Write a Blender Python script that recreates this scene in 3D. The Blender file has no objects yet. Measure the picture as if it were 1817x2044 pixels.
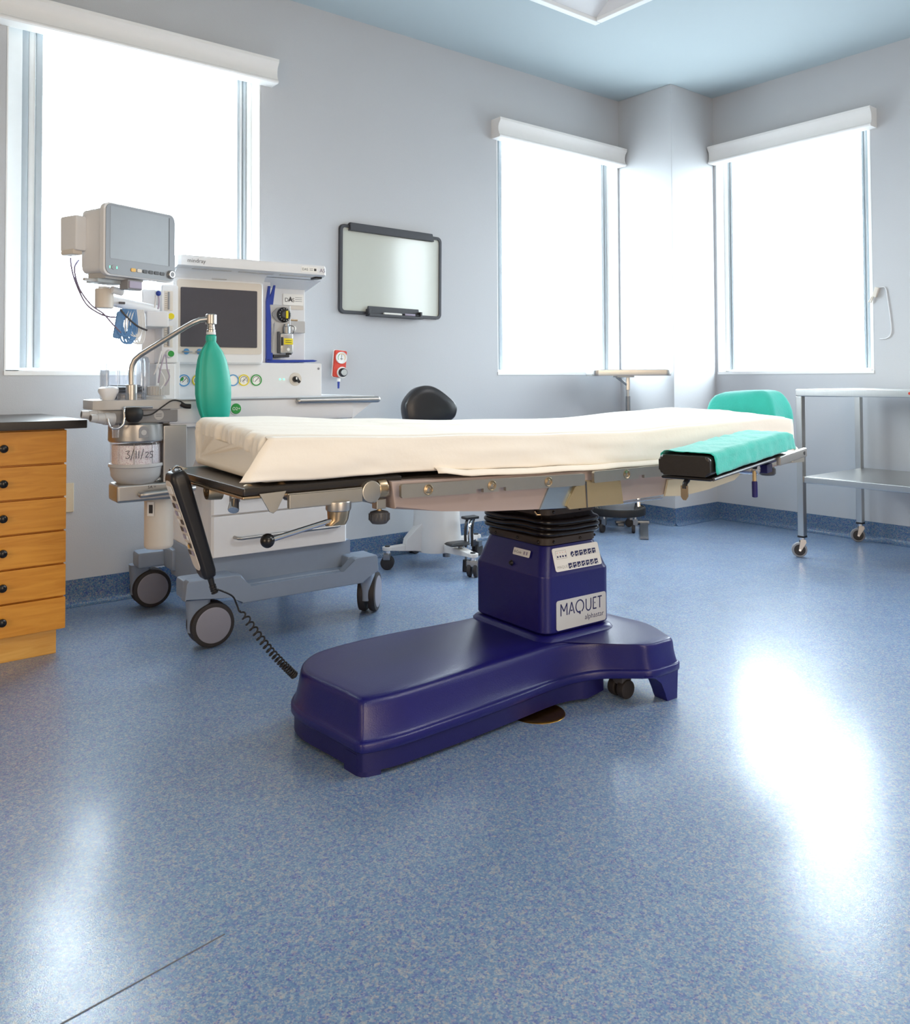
import bpy, bmesh, math, random
from mathutils import Vector, Matrix, noise
random.seed(7)
SC = bpy.context.scene
COL = SC.collection
PI = math.pi
R = math.radians

# ------------------------------------------------------------------ materials
def lin(c):
    return tuple((x/12.92 if x <= .04045 else ((x+.055)/1.055)**2.4) for x in c)
def hx(h):
    return lin(tuple(int(h[i:i+2], 16)/255 for i in (0, 2, 4)))
def mat(name, col, rough=.5, metal=0., var=.06, scale=30., bump=0., bscale=200., coat=0., spec=.5, sheen=0., stretch=None, subsurf=0.):
    m = bpy.data.materials.new(name); m.use_nodes = True
    nt = m.node_tree; N = nt.nodes; L = nt.links
    b = N['Principled BSDF']
    c = hx(col) if isinstance(col, str) else col
    tc = N.new('ShaderNodeTexCoord'); mp = N.new('ShaderNodeMapping'); L.new(tc.outputs['Object'], mp.inputs['Vector'])
    if stretch: mp.inputs['Scale'].default_value = stretch
    nz = N.new('ShaderNodeTexNoise'); nz.inputs['Scale'].default_value = scale; nz.inputs['Detail'].default_value = 4
    L.new(mp.outputs['Vector'], nz.inputs['Vector'])
    mx = N.new('ShaderNodeMix'); mx.data_type = 'RGBA'
    mx.inputs[6].default_value = tuple(max(0, x*(1-var)) for x in c)+(1,)
    mx.inputs[7].default_value = tuple(min(1, x*(1+var)) for x in c)+(1,)
    L.new(nz.outputs['Fac'], mx.inputs[0]); L.new(mx.outputs[2], b.inputs['Base Color'])
    b.inputs['Roughness'].default_value = rough; b.inputs['Metallic'].default_value = metal
    b.inputs['Specular IOR Level'].default_value = spec
    if coat: b.inputs['Coat Weight'].default_value = coat; b.inputs['Coat Roughness'].default_value = .15
    if sheen: b.inputs['Sheen Weight'].default_value = sheen
    if bump:
        n2 = N.new('ShaderNodeTexNoise'); n2.inputs['Scale'].default_value = bscale; n2.inputs['Detail'].default_value = 3
        L.new(mp.outputs['Vector'], n2.inputs['Vector'])
        bp = N.new('ShaderNodeBump'); bp.inputs['Strength'].default_value = bump; bp.inputs['Distance'].default_value = .004
        L.new(n2.outputs['Fac'], bp.inputs['Height']); L.new(bp.outputs['Normal'], b.inputs['Normal'])
    return m
def emis(name, col, s):
    m = mat(name, col, .4)
    b = m.node_tree.nodes['Principled BSDF']
    b.inputs['Emission Color'].default_value = hx(col)+(1,); b.inputs['Emission Strength'].default_value = s
    return m
def clear(name, tint=(1, 1, 1), refl=.12, rough=.03, opacity=0., ocol='ffffff'):
    m = bpy.data.materials.new(name); m.use_nodes = True
    nt = m.node_tree; N = nt.nodes; L = nt.links; N.remove(N['Principled BSDF'])
    tr = N.new('ShaderNodeBsdfTransparent'); tr.inputs[0].default_value = tint+(1,)
    gl = N.new('ShaderNodeBsdfGlossy'); gl.inputs['Roughness'].default_value = rough
    lw = N.new('ShaderNodeLayerWeight'); lw.inputs[0].default_value = .35
    mu = N.new('ShaderNodeMath'); mu.operation = 'MULTIPLY'; mu.inputs[1].default_value = refl*2
    L.new(lw.outputs['Fresnel'], mu.inputs[0])
    mx = N.new('ShaderNodeMixShader'); L.new(mu.outputs[0], mx.inputs[0]); L.new(tr.outputs[0], mx.inputs[1]); L.new(gl.outputs[0], mx.inputs[2])
    last = mx
    if opacity:
        df = N.new('ShaderNodeBsdfDiffuse'); df.inputs[0].default_value = hx(ocol)+(1,)
        m2 = N.new('ShaderNodeMixShader'); m2.inputs[0].default_value = opacity
        L.new(mx.outputs[0], m2.inputs[1]); L.new(df.outputs[0], m2.inputs[2]); last = m2
    L.new(last.outputs[0], N['Material Output'].inputs['Surface'])
    return m

def wood_mat(name, c1, c2):
    m = mat(name, c1, .38, var=0, coat=.25)
    nt = m.node_tree; N = nt.nodes; L = nt.links; b = N['Principled BSDF']
    tc = N.new('ShaderNodeTexCoord'); mp = N.new('ShaderNodeMapping'); mp.inputs['Scale'].default_value = (2.2, 2.2, 22)
    L.new(tc.outputs['Object'], mp.inputs['Vector'])
    nz = N.new('ShaderNodeTexNoise'); nz.inputs['Scale'].default_value = 2.6; nz.inputs['Detail'].default_value = 8; nz.inputs['Distortion'].default_value = .9
    L.new(mp.outputs['Vector'], nz.inputs['Vector'])
    cr = N.new('ShaderNodeValToRGB'); L.new(nz.outputs['Fac'], cr.inputs['Fac'])
    cr.color_ramp.elements[0].position = .3; cr.color_ramp.elements[0].color = hx(c2)+(1,)
    cr.color_ramp.elements[1].position = .62; cr.color_ramp.elements[1].color = hx(c1)+(1,)
    L.new(cr.outputs['Color'], b.inputs['Base Color'])
    return m

def floor_mat(name, bright=1., rough=.36, coat=.46, sat=1.1):
    m = bpy.data.materials.new(name); m.use_nodes = True
    nt = m.node_tree; N = nt.nodes; L = nt.links; b = N['Principled BSDF']
    tc = N.new('ShaderNodeTexCoord')
    def vor(scale):
        v = N.new('ShaderNodeTexVoronoi'); v.inputs['Scale'].default_value = scale; L.new(tc.outputs['Object'], v.inputs['Vector'])
        s = N.new('ShaderNodeSeparateColor'); L.new(v.outputs['Color'], s.inputs[0]); return s
    def ramp(src, stops):
        cr = N.new('ShaderNodeValToRGB'); cr.color_ramp.interpolation = 'CONSTANT'
        for i, (p, c) in enumerate(stops):
            e = cr.color_ramp.elements[i] if i < 2 else cr.color_ramp.elements.new(p)
            e.position = p; e.color = tuple(min(1, x*bright) for x in hx(c))+(1,)
        L.new(src, cr.inputs['Fac']); return cr
    a = vor(330); r1 = ramp(a.outputs[0], [(0, '6a83b0'), (.3, '809aba'), (.52, '90a6be'), (.66, 'b6b8c0'), (.8, 'b2a8ac'), (.9, '5c62a0')])
    c = vor(150); r2 = ramp(c.outputs[1], [(0, '7c9ab6'), (.45, '8ca8bc'), (.7, '7682b4'), (.86, 'aeb4b6')])
    mx = N.new('ShaderNodeMix'); mx.data_type = 'RGBA'; mx.inputs[0].default_value = .45
    L.new(r1.outputs['Color'], mx.inputs[6]); L.new(r2.outputs['Color'], mx.inputs[7])
    # soft large-scale mottling from wear
    nz = N.new('ShaderNodeTexNoise'); nz.inputs['Scale'].default_value = 1.7; nz.inputs['Detail'].default_value = 5
    L.new(tc.outputs['Object'], nz.inputs['Vector'])
    hs = N.new('ShaderNodeHueSaturation'); L.new(mx.outputs[2], hs.inputs['Color'])
    mr = N.new('ShaderNodeMapRange'); mr.inputs['From Min'].default_value = .3; mr.inputs['From Max'].default_value = .7
    mr.inputs['To Min'].default_value = .93; mr.inputs['To Max'].default_value = 1.07
    L.new(nz.outputs['Fac'], mr.inputs['Value']); L.new(mr.outputs['Result'], hs.inputs['Value']); hs.inputs['Saturation'].default_value = sat
    L.new(hs.outputs['Color'], b.inputs['Base Color'])
    n3 = N.new('ShaderNodeTexNoise'); n3.inputs['Scale'].default_value = 9; n3.inputs['Detail'].default_value = 6
    L.new(tc.outputs['Object'], n3.inputs['Vector'])
    m2 = N.new('ShaderNodeMapRange'); m2.inputs['To Min'].default_value = rough*.75; m2.inputs['To Max'].default_value = rough*1.35
    L.new(n3.outputs['Fac'], m2.inputs['Value']); L.new(m2.outputs['Result'], b.inputs['Roughness'])
    n4 = N.new('ShaderNodeTexNoise'); n4.inputs['Scale'].default_value = 420; L.new(tc.outputs['Object'], n4.inputs['Vector'])
    bp = N.new('ShaderNodeBump'); bp.inputs['Strength'].default_value = .09; bp.inputs['Distance'].default_value = .002
    L.new(n4.outputs['Fac'], bp.inputs['Height']); L.new(bp.outputs['Normal'], b.inputs['Normal'])
    b.inputs['Specular IOR Level'].default_value = .55
    b.inputs['Coat Weight'].default_value = coat; b.inputs['Coat Roughness'].default_value = .12; L.new(bp.outputs['Normal'], b.inputs['Coat Normal'])
    return m

def bead_mat(name):
    m = mat(name, 'd8c4c8', .5, var=0)
    nt = m.node_tree; N = nt.nodes; L = nt.links
    v = N.new('ShaderNodeTexVoronoi'); v.inputs['Scale'].default_value = 330
    tc = N.new('ShaderNodeTexCoord'); L.new(tc.outputs['Object'], v.inputs['Vector'])
    s = N.new('ShaderNodeSeparateColor'); L.new(v.outputs['Color'], s.inputs[0])
    cr = N.new('ShaderNodeValToRGB'); L.new(s.outputs[0], cr.inputs['Fac'])
    cr.color_ramp.elements[0].position = .1; cr.color_ramp.elements[0].color = hx('e2d6dc')+(1,)
    cr.color_ramp.elements[1].position = .5; cr.color_ramp.elements[1].color = hx('ffffff')+(1,)
    L.new(cr.outputs['Color'], N['Principled BSDF'].inputs['Base Color'])
    return m

M = dict(
    wall=mat('wall_paint', 'c1c3c7', .62, var=.02, scale=3, bump=.16, bscale=230),
    wall_warm=mat('warm_wall_paint', 'c9b49a', .7, var=.03, scale=3),
    ceil=mat('ceiling_paint', 'b8c5ca', .7, var=.015, scale=2),
    floor=floor_mat('speckled_vinyl', .90), base=floor_mat('baseboard_vinyl', .56, .4, .1, 1.38),
    white=mat('white_plastic', 'e4e5e8', .42, var=.015), white_paint=mat('white_window_paint', 'f1f2f2', .35, var=.01),
    valance=mat('valance_white', 'eceae8', .45, var=.015), frame=mat('window_aluminium', 'f0f3f4', .4, var=.02),
    frame_grey=mat('window_grey', 'b4bec5', .4, var=.03),
    glass=clear('window_glass', (1, 1, 1), .1), acryl=clear('clear_acrylic', (.93, .95, .99), .35, .05, .10, 'dfe6f5'),
    acryl2=clear('canister_plastic', (.99, .98, .99), .16, .05, .02, 'f0e8f0'), pail=mat('pail_steel', 'd2d4d6', .32, .65, .05, 30),
    chassis=mat('blue_grey_plastic', '8492a6', .42, var=.03), grey=mat('light_grey_plastic', 'bdbcbc', .4, var=.03),
    midgrey=mat('mid_grey_plastic', '8f9094', .42, var=.04), darkgrey=mat('dark_grey_plastic', '4a4a4e', .42, var=.06),
    black=mat('black_plastic', '17161a', .38, var=.1), rubber=mat('black_rubber', '1c1a1b', .55, var=.15, scale=60),
    tyre=mat('tyre_rubber', '2c2829', .6, var=.1), disc=mat('wheel_disc_grey', '8d8d99', .45, var=.03),
    screen=mat('dark_screen', '4e4d55', .18, var=.04), screen2=mat('monitor_screen', '8f959c', .28, var=.04),  # monitor screen and bezel are paler: window flare is mixed into their colour
    bezel=mat('monitor_bezel', '878b92', .32, var=.03),
    steel=mat('brushed_steel', 'bebdbb', .30, 1., .08, 12, .05, 90, stretch=(1, 60, 1)),
    steel_dark=mat('dull_steel', '8f9296', .36, 1., .1, 40), chrome=mat('chrome', 'dcdcde', .12, 1., .02),
    bronze=mat('warm_steel', 'b7a184', .3, 1., .06, 40), alu=mat('satin_aluminium', 'b8b5b2', .34, 1., .04),
    rail=mat('rail_metal', 'b6b0a6', .36, .9, .05, 40), gold=mat('gold_plate', 'd2b88c', .38, .85, .05, 20),
    blueplate=mat('bluish_plate', 'a9b9c6', .35, .8, .05, 20),
    body=mat('table_enamel', 'b3a29d', .42, var=.03, scale=20), cream_metal=mat('cream_enamel', 'd3c6ac', .42, var=.03),
    navy=mat('navy_plastic', '1a1766', .3, var=.10, scale=14, bump=.14, bscale=420, spec=.55),
    navy_dark=mat('navy_dark_plastic', '171459', .42, var=.10, scale=14, bump=.14, bscale=420),
    bellow=mat('bellows_rubber', '1a1514', .24, var=.2, scale=20), bellow_flange=mat('bellows_flange', '3a2f28', .5, var=.15),
    sheet=mat('cream_cotton', 'f7efe3', .85, var=.02, scale=9, bump=.12, bscale=60, sheen=.2),
    teal=mat('teal_cotton', '33bdb0', .85, var=.13, scale=16, bump=.3, bscale=130, sheen=.3),
    bag=mat('green_rubber', '20ad97', .42, var=.07, scale=12), vinyl=mat('black_vinyl', '26211f', .3, var=.12, scale=30, bump=.08, bscale=160),
    label=mat('silver_label', 'c9cbcd', .45, var=.02), label_white=mat('white_label', 'f2f1ee', .5, var=.01), ink=mat('navy_ink', '24265c', .5, var=0),
    inkblack=mat('black_ink', '2c2a2e', .5, var=0), grey_ink=mat('grey_ink', '6b6b70', .5, var=0),
    wood=wood_mat('maple_wood', 'e09a34', 'cd8420'), wood_toe=wood_mat('pale_maple', 'e9b45e', 'd79a44'),
    laminate=mat('black_laminate', '2a2624', .3, var=.35, scale=180), knob=mat('black_knob', '120f10', .25, var=0),
    board=mat('whiteboard_enamel', 'c6c9c0', .10, var=.01), boardframe=mat('charcoal_plastic', '3b3c42', .45, var=.06),
    yellow=mat('yellow_plastic', 'e6d21e', .4, var=.03), green=mat('green_plastic', '2c9a44', .4, var=.04),
    blue=mat('blue_plastic', '2440a0', .4, var=.06), ltblue=mat('light_blue_ring', '4f97cf', .4, var=.03), red=mat('red_plastic', 'd8402c', .4, var=.05),
    orange=mat('amber_button', 'e9b75a', .45, var=.03), cable=mat('cable_grey', 'a79fb4', .5, var=.05), cable_dark=mat('cable_dark_grey', '7f7690', .5, var=.05), cable_blue=mat('cable_blue', '5f8fc4', .5, var=.25, scale=80),
    cable_white=mat('cable_white', 'e3e6ea', .5, var=.05), brass=mat('brass_disc', 'b98a3e', .3, 1., .15, 30),
    outlet=mat('ivory_plastic', 'd9cdb4', .5, var=.02), beads=bead_mat('absorbent_granules'), led=emis('green_led', '6dfab4', 2.),
    pad=mat('black_seat_vinyl', '1b1c22', .33, var=.06), stoolwhite=mat('stool_enamel', 'd7d3d0', .42, var=.02), ivory=mat('ivory_plastic_part', 'd9d1c7', .45, var=.02),
)

# ------------------------------------------------------------------ mesh builder
class MB:
    def __init__(s): s.bm = bmesh.new(); s.mats = []
    def mi(s, m):
        if m not in s.mats: s.mats.append(m)
        return s.mats.index(m)
    def add(s, t, m, X=None):
        i = s.mi(m)
        for f in t.faces: f.material_index = i; f.smooth = True
        if X is not None: bmesh.ops.transform(t, matrix=X, verts=t.verts)
        bmesh.ops.recalc_face_normals(t, faces=t.faces)
        me = bpy.data.meshes.new('tmp'); t.to_mesh(me); t.free(); s.bm.from_mesh(me); bpy.data.meshes.remove(me)
        return s
    def box(s, a, b, m, bev=0., seg=2, X=None):
        t = bmesh.new(); bmesh.ops.create_cube(t, size=1)
        c = [(p+q)/2 for p, q in zip(a, b)]; d = [abs(q-p) for p, q in zip(a, b)]
        for v in t.verts: v.co = Vector((v.co.x*d[0]+c[0], v.co.y*d[1]+c[1], v.co.z*d[2]+c[2]))
        if bev: bmesh.ops.bevel(t, geom=t.edges[:], offset=min(bev, min(d)*.49), segments=seg, profile=.5, affect='EDGES')
        return s.add(t, m, X)
    def lathe(s, prof, m, n=32, X=None, cap=True):
        t = bmesh.new(); rows = []
        for r, z in prof:
            if r < 1e-6: rows.append([t.verts.new((0, 0, z))])
            else: rows.append([t.verts.new((r*math.cos(2*PI*k/n), r*math.sin(2*PI*k/n), z)) for k in range(n)])
        for A, B in zip(rows, rows[1:]):
            for k in range(n):
                j = (k+1) % n
                if len(A) == 1 and len(B) > 1: t.faces.new((A[0], B[k], B[j]))
                elif len(B) == 1 and len(A) > 1: t.faces.new((A[k], A[j], B[0]))
                elif len(A) > 1: t.faces.new((A[k], A[j], B[j], B[k]))
        if cap:
            for Q in (rows[0], rows[-1]):
                if len(Q) > 1: t.faces.new(Q)
        elif len(rows[0]) > 1 and len(rows[-1]) > 1:
            for k in range(n): j = (k+1) % n; t.faces.new((rows[-1][k], rows[-1][j], rows[0][j], rows[0][k]))
        return s.add(t, m, X)
    def cyl(s, p0, p1, r0, m, r1=None, n=24, bev=.0):
        p0, p1 = Vector(p0), Vector(p1); r1 = r0 if r1 is None else r1
        d = p1-p0; h = d.length; X = Matrix.Translation(p0) @ d.to_track_quat('Z', 'Y').to_matrix().to_4x4()
        b = min(bev, r0*.9, r1*.9, h*.45)
        pr = [(0, 0), (r0, 0), (r1, h), (0, h)] if not b else [(0, 0), (r0-b, 0), (r0-b*.3, b*.3), (r0, b), (r1, h-b), (r1-b*.3, h-b*.3), (r1-b, h), (0, h)]
        return s.lathe(pr, m, n, X)
    def tube(s, pts, r, m, n=8, smooth=0, closed=False):
        P = [Vector(p) for p in pts]
        if smooth: P = catmull(P, smooth, closed)
        t = bmesh.new(); K = len(P); rows = []; up = None
        for i in range(K):
            a = P[i-1] if (i or closed) else P[0]; b = P[(i+1) % K] if (i < K-1 or closed) else P[-1]
            d = (b-a).normalized()
            if up is None: up = d.orthogonal().normalized()
            up = (up-d*up.dot(d)).normalized(); sd = d.cross(up)
            rr = r(i/(K-1)) if callable(r) else r
            rows.append([t.verts.new(P[i]+(up*math.cos(2*PI*k/n)+sd*math.sin(2*PI*k/n))*rr) for k in range(n)])
        for i in range(K if closed else K-1):
            A, B = rows[i], rows[(i+1) % K]
            for k in range(n): j = (k+1) % n; t.faces.new((A[k], A[j], B[j], B[k]))
        if not closed: t.faces.new(rows[0]); t.faces.new(rows[-1])
        return s.add(t, m)
    def loft(s, rings, m, cap=(True, True), X=None, closed=True):
        t = bmesh.new(); rows = [[t.verts.new(p) for p in r] for r in rings]; n = len(rows[0])
        for A, B in zip(rows, rows[1:]):
            for k in range(n if closed else n-1): j = (k+1) % n; t.faces.new((A[k], A[j], B[j], B[k]))
        for flag, Q in zip(cap, (rows[0], rows[-1])):
            if flag: t.faces.new(Q)
        return s.add(t, m, X)
    def prism(s, poly, z0, z1, m, bev=0., X=None, seg=2):
        t = bmesh.new(); A = [t.verts.new((p[0], p[1], z0)) for p in poly]; B = [t.verts.new((p[0], p[1], z1)) for p in poly]; n = len(poly)
        for k in range(n): j = (k+1) % n; t.faces.new((A[k], A[j], B[j], B[k]))
        t.faces.new(A); t.faces.new(B)
        if bev: bmesh.ops.bevel(t, geom=[e for e in t.edges if abs(e.verts[0].co.z-e.verts[1].co.z) < 1e-6], offset=bev, segments=seg, profile=.5, affect='EDGES')
        return s.add(t, m, X)
    def ball(s, c, r, m, sc=(1, 1, 1), n=20):
        t = bmesh.new(); bmesh.ops.create_uvsphere(t, u_segments=n, v_segments=n//2+2, radius=r)
        return s.add(t, m, Matrix.Translation(c) @ Matrix.Diagonal((*sc, 1)))
    def quad(s, pts, m):
        t = bmesh.new(); t.faces.new([t.verts.new(p) for p in pts]); return s.add(t, m)
    def strokes(s, lines, w, m, X=None, th=.0006):
        for ln in lines:
            P = [Vector((p[0], p[1], 0)) for p in ln]; L_ = []; R_ = []
            for i, p in enumerate(P):
                d = (P[min(i+1, len(P)-1)]-P[max(i-1, 0)]).normalized(); nn = Vector((-d.y, d.x, 0))*w/2
                L_.append(p+nn); R_.append(p-nn)
            t = bmesh.new(); a = [t.verts.new(p) for p in L_]; b = [t.verts.new(p) for p in R_]
            for i in range(len(P)-1): t.faces.new((a[i], a[i+1], b[i+1], b[i]))
            s.add(t, m, X)
        return s
    def text(s, body, size, m, X=None, fn=None, align='LEFT', off=0.):
        cu = bpy.data.curves.new('t', 'FONT'); cu.body = body; cu.size = size; cu.align_x = align; cu.resolution_u = 3; cu.offset = off
        ob = bpy.data.objects.new('t', cu); COL.objects.link(ob)
        bpy.context.view_layer.update(); dg = bpy.context.evaluated_depsgraph_get()
        me = bpy.data.meshes.new_from_object(ob.evaluated_get(dg)); t = bmesh.new(); t.from_mesh(me)
        bpy.data.objects.remove(ob); bpy.data.curves.remove(cu); bpy.data.meshes.remove(me)
        if fn:
            for v in t.verts: v.co = Vector(fn(v.co.x, v.co.y))
        return s.add(t, m, X)
    def shift(s, o): bmesh.ops.translate(s.bm, vec=Vector(o), verts=s.bm.verts); return s

def catmull(P, k, closed=False):
    out = []; n = len(P)
    for i in range(n if closed else n-1):
        g = lambda j: P[j % n] if closed else P[max(0, min(n-1, j))]
        a, b, c, d = g(i-1), g(i), g(i+1), g(i+2)
        for q in range(k):
            t = q/k; out.append(.5*((2*b)+(c-a)*t+(2*a-5*b+4*c-d)*t*t+(3*b-a-3*c+d)*t**3))
    if not closed: out.append(P[-1].copy())
    return out
def rrect(w, h, r, n=6, cx=0, cy=0):
    pts = []
    for (sx, sy, a0) in ((1, 1, 0), (-1, 1, 90), (-1, -1, 180), (1, -1, 270)):
        for k in range(n+1):
            a = R(a0+90*k/n); pts.append((cx+sx*(w/2-r)+r*math.cos(a), cy+sy*(h/2-r)+r*math.sin(a)))
    return pts
def interp(tab, x):
    if x <= tab[0][0]: return tab[0][1]
    for (a, b), (c, d) in zip(tab, tab[1:]):
        if x <= c:
            t = (x-a)/(c-a); t = t*t*(3-2*t); return b+(d-b)*t
    return tab[-1][1]
def nz(x, y, z=0): return noise.noise(Vector((x, y, z)))

def obj(name, mb, parent=None, base=None, sharp=38, wn=True):
    if base is not None: mb.shift(-Vector(base))
    me = bpy.data.meshes.new(name); mb.bm.to_mesh(me); mb.bm.free()
    for m in mb.mats: me.materials.append(m)
    me.set_sharp_from_angle(angle=R(sharp))
    o = bpy.data.objects.new(name, me); COL.objects.link(o)
    if parent is not None: o.parent = parent
    if wn and len(me.polygons) > 6:
        w = o.modifiers.new('wn', 'WEIGHTED_NORMAL'); w.keep_sharp = True
    return o
def tag(o, label=None, cat=None, group=None, kind=None):
    for k, v in (('label', label), ('category', cat), ('group', group), ('kind', kind)):
        if v: o[k] = v
    return o
def thing(name, label, cat, loc=(0, 0, 0), rz=0., group=None):
    o = bpy.data.objects.new(name, None); COL.objects.link(o); o.location = loc; o.rotation_euler = (0, 0, rz); o.empty_display_size = .1
    return tag(o, label, cat, group)
def struct(name, mb, label=None, cat=None, **k):
    return tag(obj(name, mb, **k), label, cat, None, 'structure')
def MX(loc, rx=0, ry=0, rz=0):
    return Matrix.Translation(loc) @ Matrix.Rotation(rz, 4, 'Z') @ Matrix.Rotation(ry, 4, 'Y') @ Matrix.Rotation(rx, 4, 'X')
FACE = PI/2   # a drawing in the xy plane stood up to face -y

# table frame and machine frame: each object keeps its own local axes
TC, TH = Vector((1.91, 1.955, 0)), R(-2.5)
def tw(p): return TC + Matrix.Rotation(TH, 3, 'Z') @ Vector(p)

# ------------------------------------------------------------------ camera
yaw, pitch, roll = R(-38.543), R(1.4913), R(-.2427)
fw = Vector((-math.sin(yaw)*math.cos(pitch), math.cos(yaw)*math.cos(pitch), math.sin(pitch)))
rt = Vector((math.cos(yaw), math.sin(yaw), 0)); up = rt.cross(fw)
rt2 = rt*math.cos(roll)+up*math.sin(roll); up2 = -rt*math.sin(roll)+up*math.cos(roll)
cam = bpy.data.cameras.new('camera'); co = bpy.data.objects.new('camera', cam); COL.objects.link(co)
co.matrix_world = Matrix(((rt2.x, up2.x, -fw.x, 0), (rt2.y, up2.y, -fw.y, 0), (rt2.z, up2.z, -fw.z, .96), (0, 0, 0, 1)))
cam.sensor_fit = 'HORIZONTAL'; cam.sensor_width = 36; cam.lens = 1663.7/1817*36; cam.shift_y = -(1022-712.75)/1817; cam.clip_start = .02
SC.camera = co

# ------------------------------------------------------------------ room shell
X0, X1, Y0, Y1, H = -2.4, 4.97, -2.6, 3.809, 2.895
T_ = .16
ZS, ZH = .994, 2.50
def wall_back():
    b = MB(); y0, y1 = Y1, Y1+T_
    xs = [(X0-T_, .679), (1.805, 3.366), (4.492, X1+T_)]
    for a, c in xs: b.box((a, y0, 0), (c, y1, H), M['wall'])
    for a, c in ((.679, 1.805), (3.366, 4.492)):
        b.box((a, y0, 0), (c, y1, ZS), M['wall']); b.box((a, y0, ZH), (c, y1, H), M['wall'])
    return b
struct('wall_back', wall_back(), wn=False)
b = MB()
for a, c in ((Y0-T_, .10), (.96, 2.291), (3.345, Y1+T_)): b.box((X1, a, 0), (X1+T_, c, H), M['wall'])
b.box((X1, 2.291, 0), (X1+T_, 3.345, ZS), M['wall']); b.box((X1, 2.291, ZH), (X1+T_, 3.345, H), M['wall'])
b.box((X1, .10, 0), (X1+T_, .96, ZS), M['wall']); b.box((X1, .10, ZH), (X1+T_, .96, H), M['wall'])
struct('wall_right', b, wn=False)
struct('wall_left', MB().box((X0-T_, Y0-T_, 0), (X0, Y1+T_, H), M['wall_warm']))
struct('wall_front', MB().box((X0-T_, Y0-T_, 0), (X1+T_, Y0, H), M['wall_warm']))
struct('wall_column', MB().box((4.503, 3.362, 0), (X1+.01, Y1+.01, H), M['wall'], .004))
struct('floor', MB().box((X0-T_, Y0-T_, -.1), (X1+T_, Y1+T_, 0), M['floor']))
RX0, RX1, RY0, RY1 = 2.15, 3.355, 2.38, 2.985
b = MB()
b.box((X0-T_, Y0-T_, H), (RX0, Y1+T_, H+.1), M['ceil']); b.box((RX1, Y0-T_, H), (X1+T_, Y1+T_, H+.1), M['ceil'])
b.box((RX0, Y0-T_, H), (RX1, RY0, H+.1), M['ceil']); b.box((RX0, RY1, H), (RX1, Y1+T_, H+.1), M['ceil'])
struct('ceiling', b, wn=False)
# recessed ceiling light: white trim and sloped white reflector
t = thing('recessed_ceiling_light', 'white recessed rectangular light fitting with sloped reflector in the ceiling', 'ceiling light', ((RX0+RX1)/2, (RY0+RY1)/2, H))
b = MB(); w = .04; cx, cy = (RX0+RX1)/2, (RY0+RY1)/2; hx_, hy_ = (RX1-RX0)/2, (RY1-RY0)/2
for (a, c) in (((-hx_-w, hy_), (hx_+w, hy_+w)), ((-hx_-w, -hy_-w), (hx_+w, -hy_)), ((hx_, -hy_), (hx_+w, hy_)), ((-hx_-w, -hy_), (-hx_, hy_))):
    b.box((a[0], a[1], -.022), (c[0], c[1], .004), M['white_paint'], .006)
obj('trim_frame', b, t)
b = MB(); zt = .16
b.loft([[(-hx_, -hy_, 0), (hx_, -hy_, 0), (hx_, hy_, 0), (-hx_, hy_, 0)], [(-hx_+.02, -.04, zt), (hx_-.02, -.04, zt), (hx_-.02, .04, zt), (-hx_+.02, .04, zt)]], M['white'], cap=(False, True))
obj('reflector', b, t, wn=False)

# baseboards with a small cove
def baseboard(name, p0, p1, nrm):
    p0, p1, n = Vector(p0), Vector(p1), Vector(nrm)
    prof = [(0, .112), (.004, .112), (.004, .035), (.007, .02), (.014, .009), (.024, .003), (.034, .0015), (.034, 0), (0, 0)]
    rings = [[p+n*a+Vector((0, 0, z)) for a, z in prof] for p in (p0, p1)]
    return struct(name, MB().loft(rings, M['base']), wn=False)
baseboard('baseboard_back', (X0, Y1, 0), (4.503, Y1, 0), (0, -1, 0))
baseboard('baseboard_right', (X1, 3.362, 0), (X1, Y0, 0), (-1, 0, 0))
baseboard('baseboard_column_side', (4.503, Y1, 0), (4.503, 3.3585, 0), (-1, 0, 0))
baseboard('baseboard_column_front', (4.4995, 3.362, 0), (X1, 3.362, 0), (0, -1, 0))
b = MB(); b.tube([(.333-.5, 1.29, .0004), (.333, 1.362, .0004), (.60, 1.40, .0004)], .0012, M['grey_ink'], 4)
struct('trim_floor_seam', b, wn=False)

# windows: local x along the wall, y outward
def window(name, origin, rz, width, lead, tail):
    t = bpy.data.objects.new(name, None); COL.objects.link(t); t.location = origin; t.rotation_euler = (0, 0, rz); tag(t, None, None, None, 'structure')
    h = ZH-ZS; f0 = .085
    b = MB()   # painted reveal lining
    for a, c in (((-.001, 0, 0), (.006, f0, h)), ((width-.006, 0, 0), (width+.001, f0, h)), ((0, -.004, -.012), (width, f0, .006)), ((0, 0, h-.006), (width, f0, h+.001))):
        b.box(a, c, M['white_paint'])
    obj('window_reveal', b, t, wn=False)
    b = MB()
    for (x0, w1, w2) in ((0, lead[0], lead[1]), (width, -tail[0], -tail[1])):
        xa, xb = sorted((x0, x0+w1)); b.box((xa, f0, 0), (xb, f0+.06, h), M['frame'], .004)
        xa, xb = sorted((x0+w1, x0+w1+w2)); n = 3; st = (xb-xa)/n
        for k in range(n): b.box((xa+k*st, f0+.008+.01*(k % 2), .02), (xa+(k+1)*st-.003, f0+.055, h), M['frame_grey'] if k != 1 else M['frame'], .002)
    b.box((0, f0, 0), (width, f0+.06, .012), M['frame'], .002); b.box((0, f0, h-.03), (width, f0+.06, h), M['frame'], .003)
    obj('window_frame', b, t, wn=False)
    obj('pane', MB().box((lead[0]+lead[1]*.7, f0+.03, .006), (width-tail[0]-tail[1]*.7, f0+.034, h-.02), M['glass']), t, wn=False)
    return t
window('window_1', (.679, Y1, ZS), 0, 1.126, (.075, .085), (.03, .05))
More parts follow.
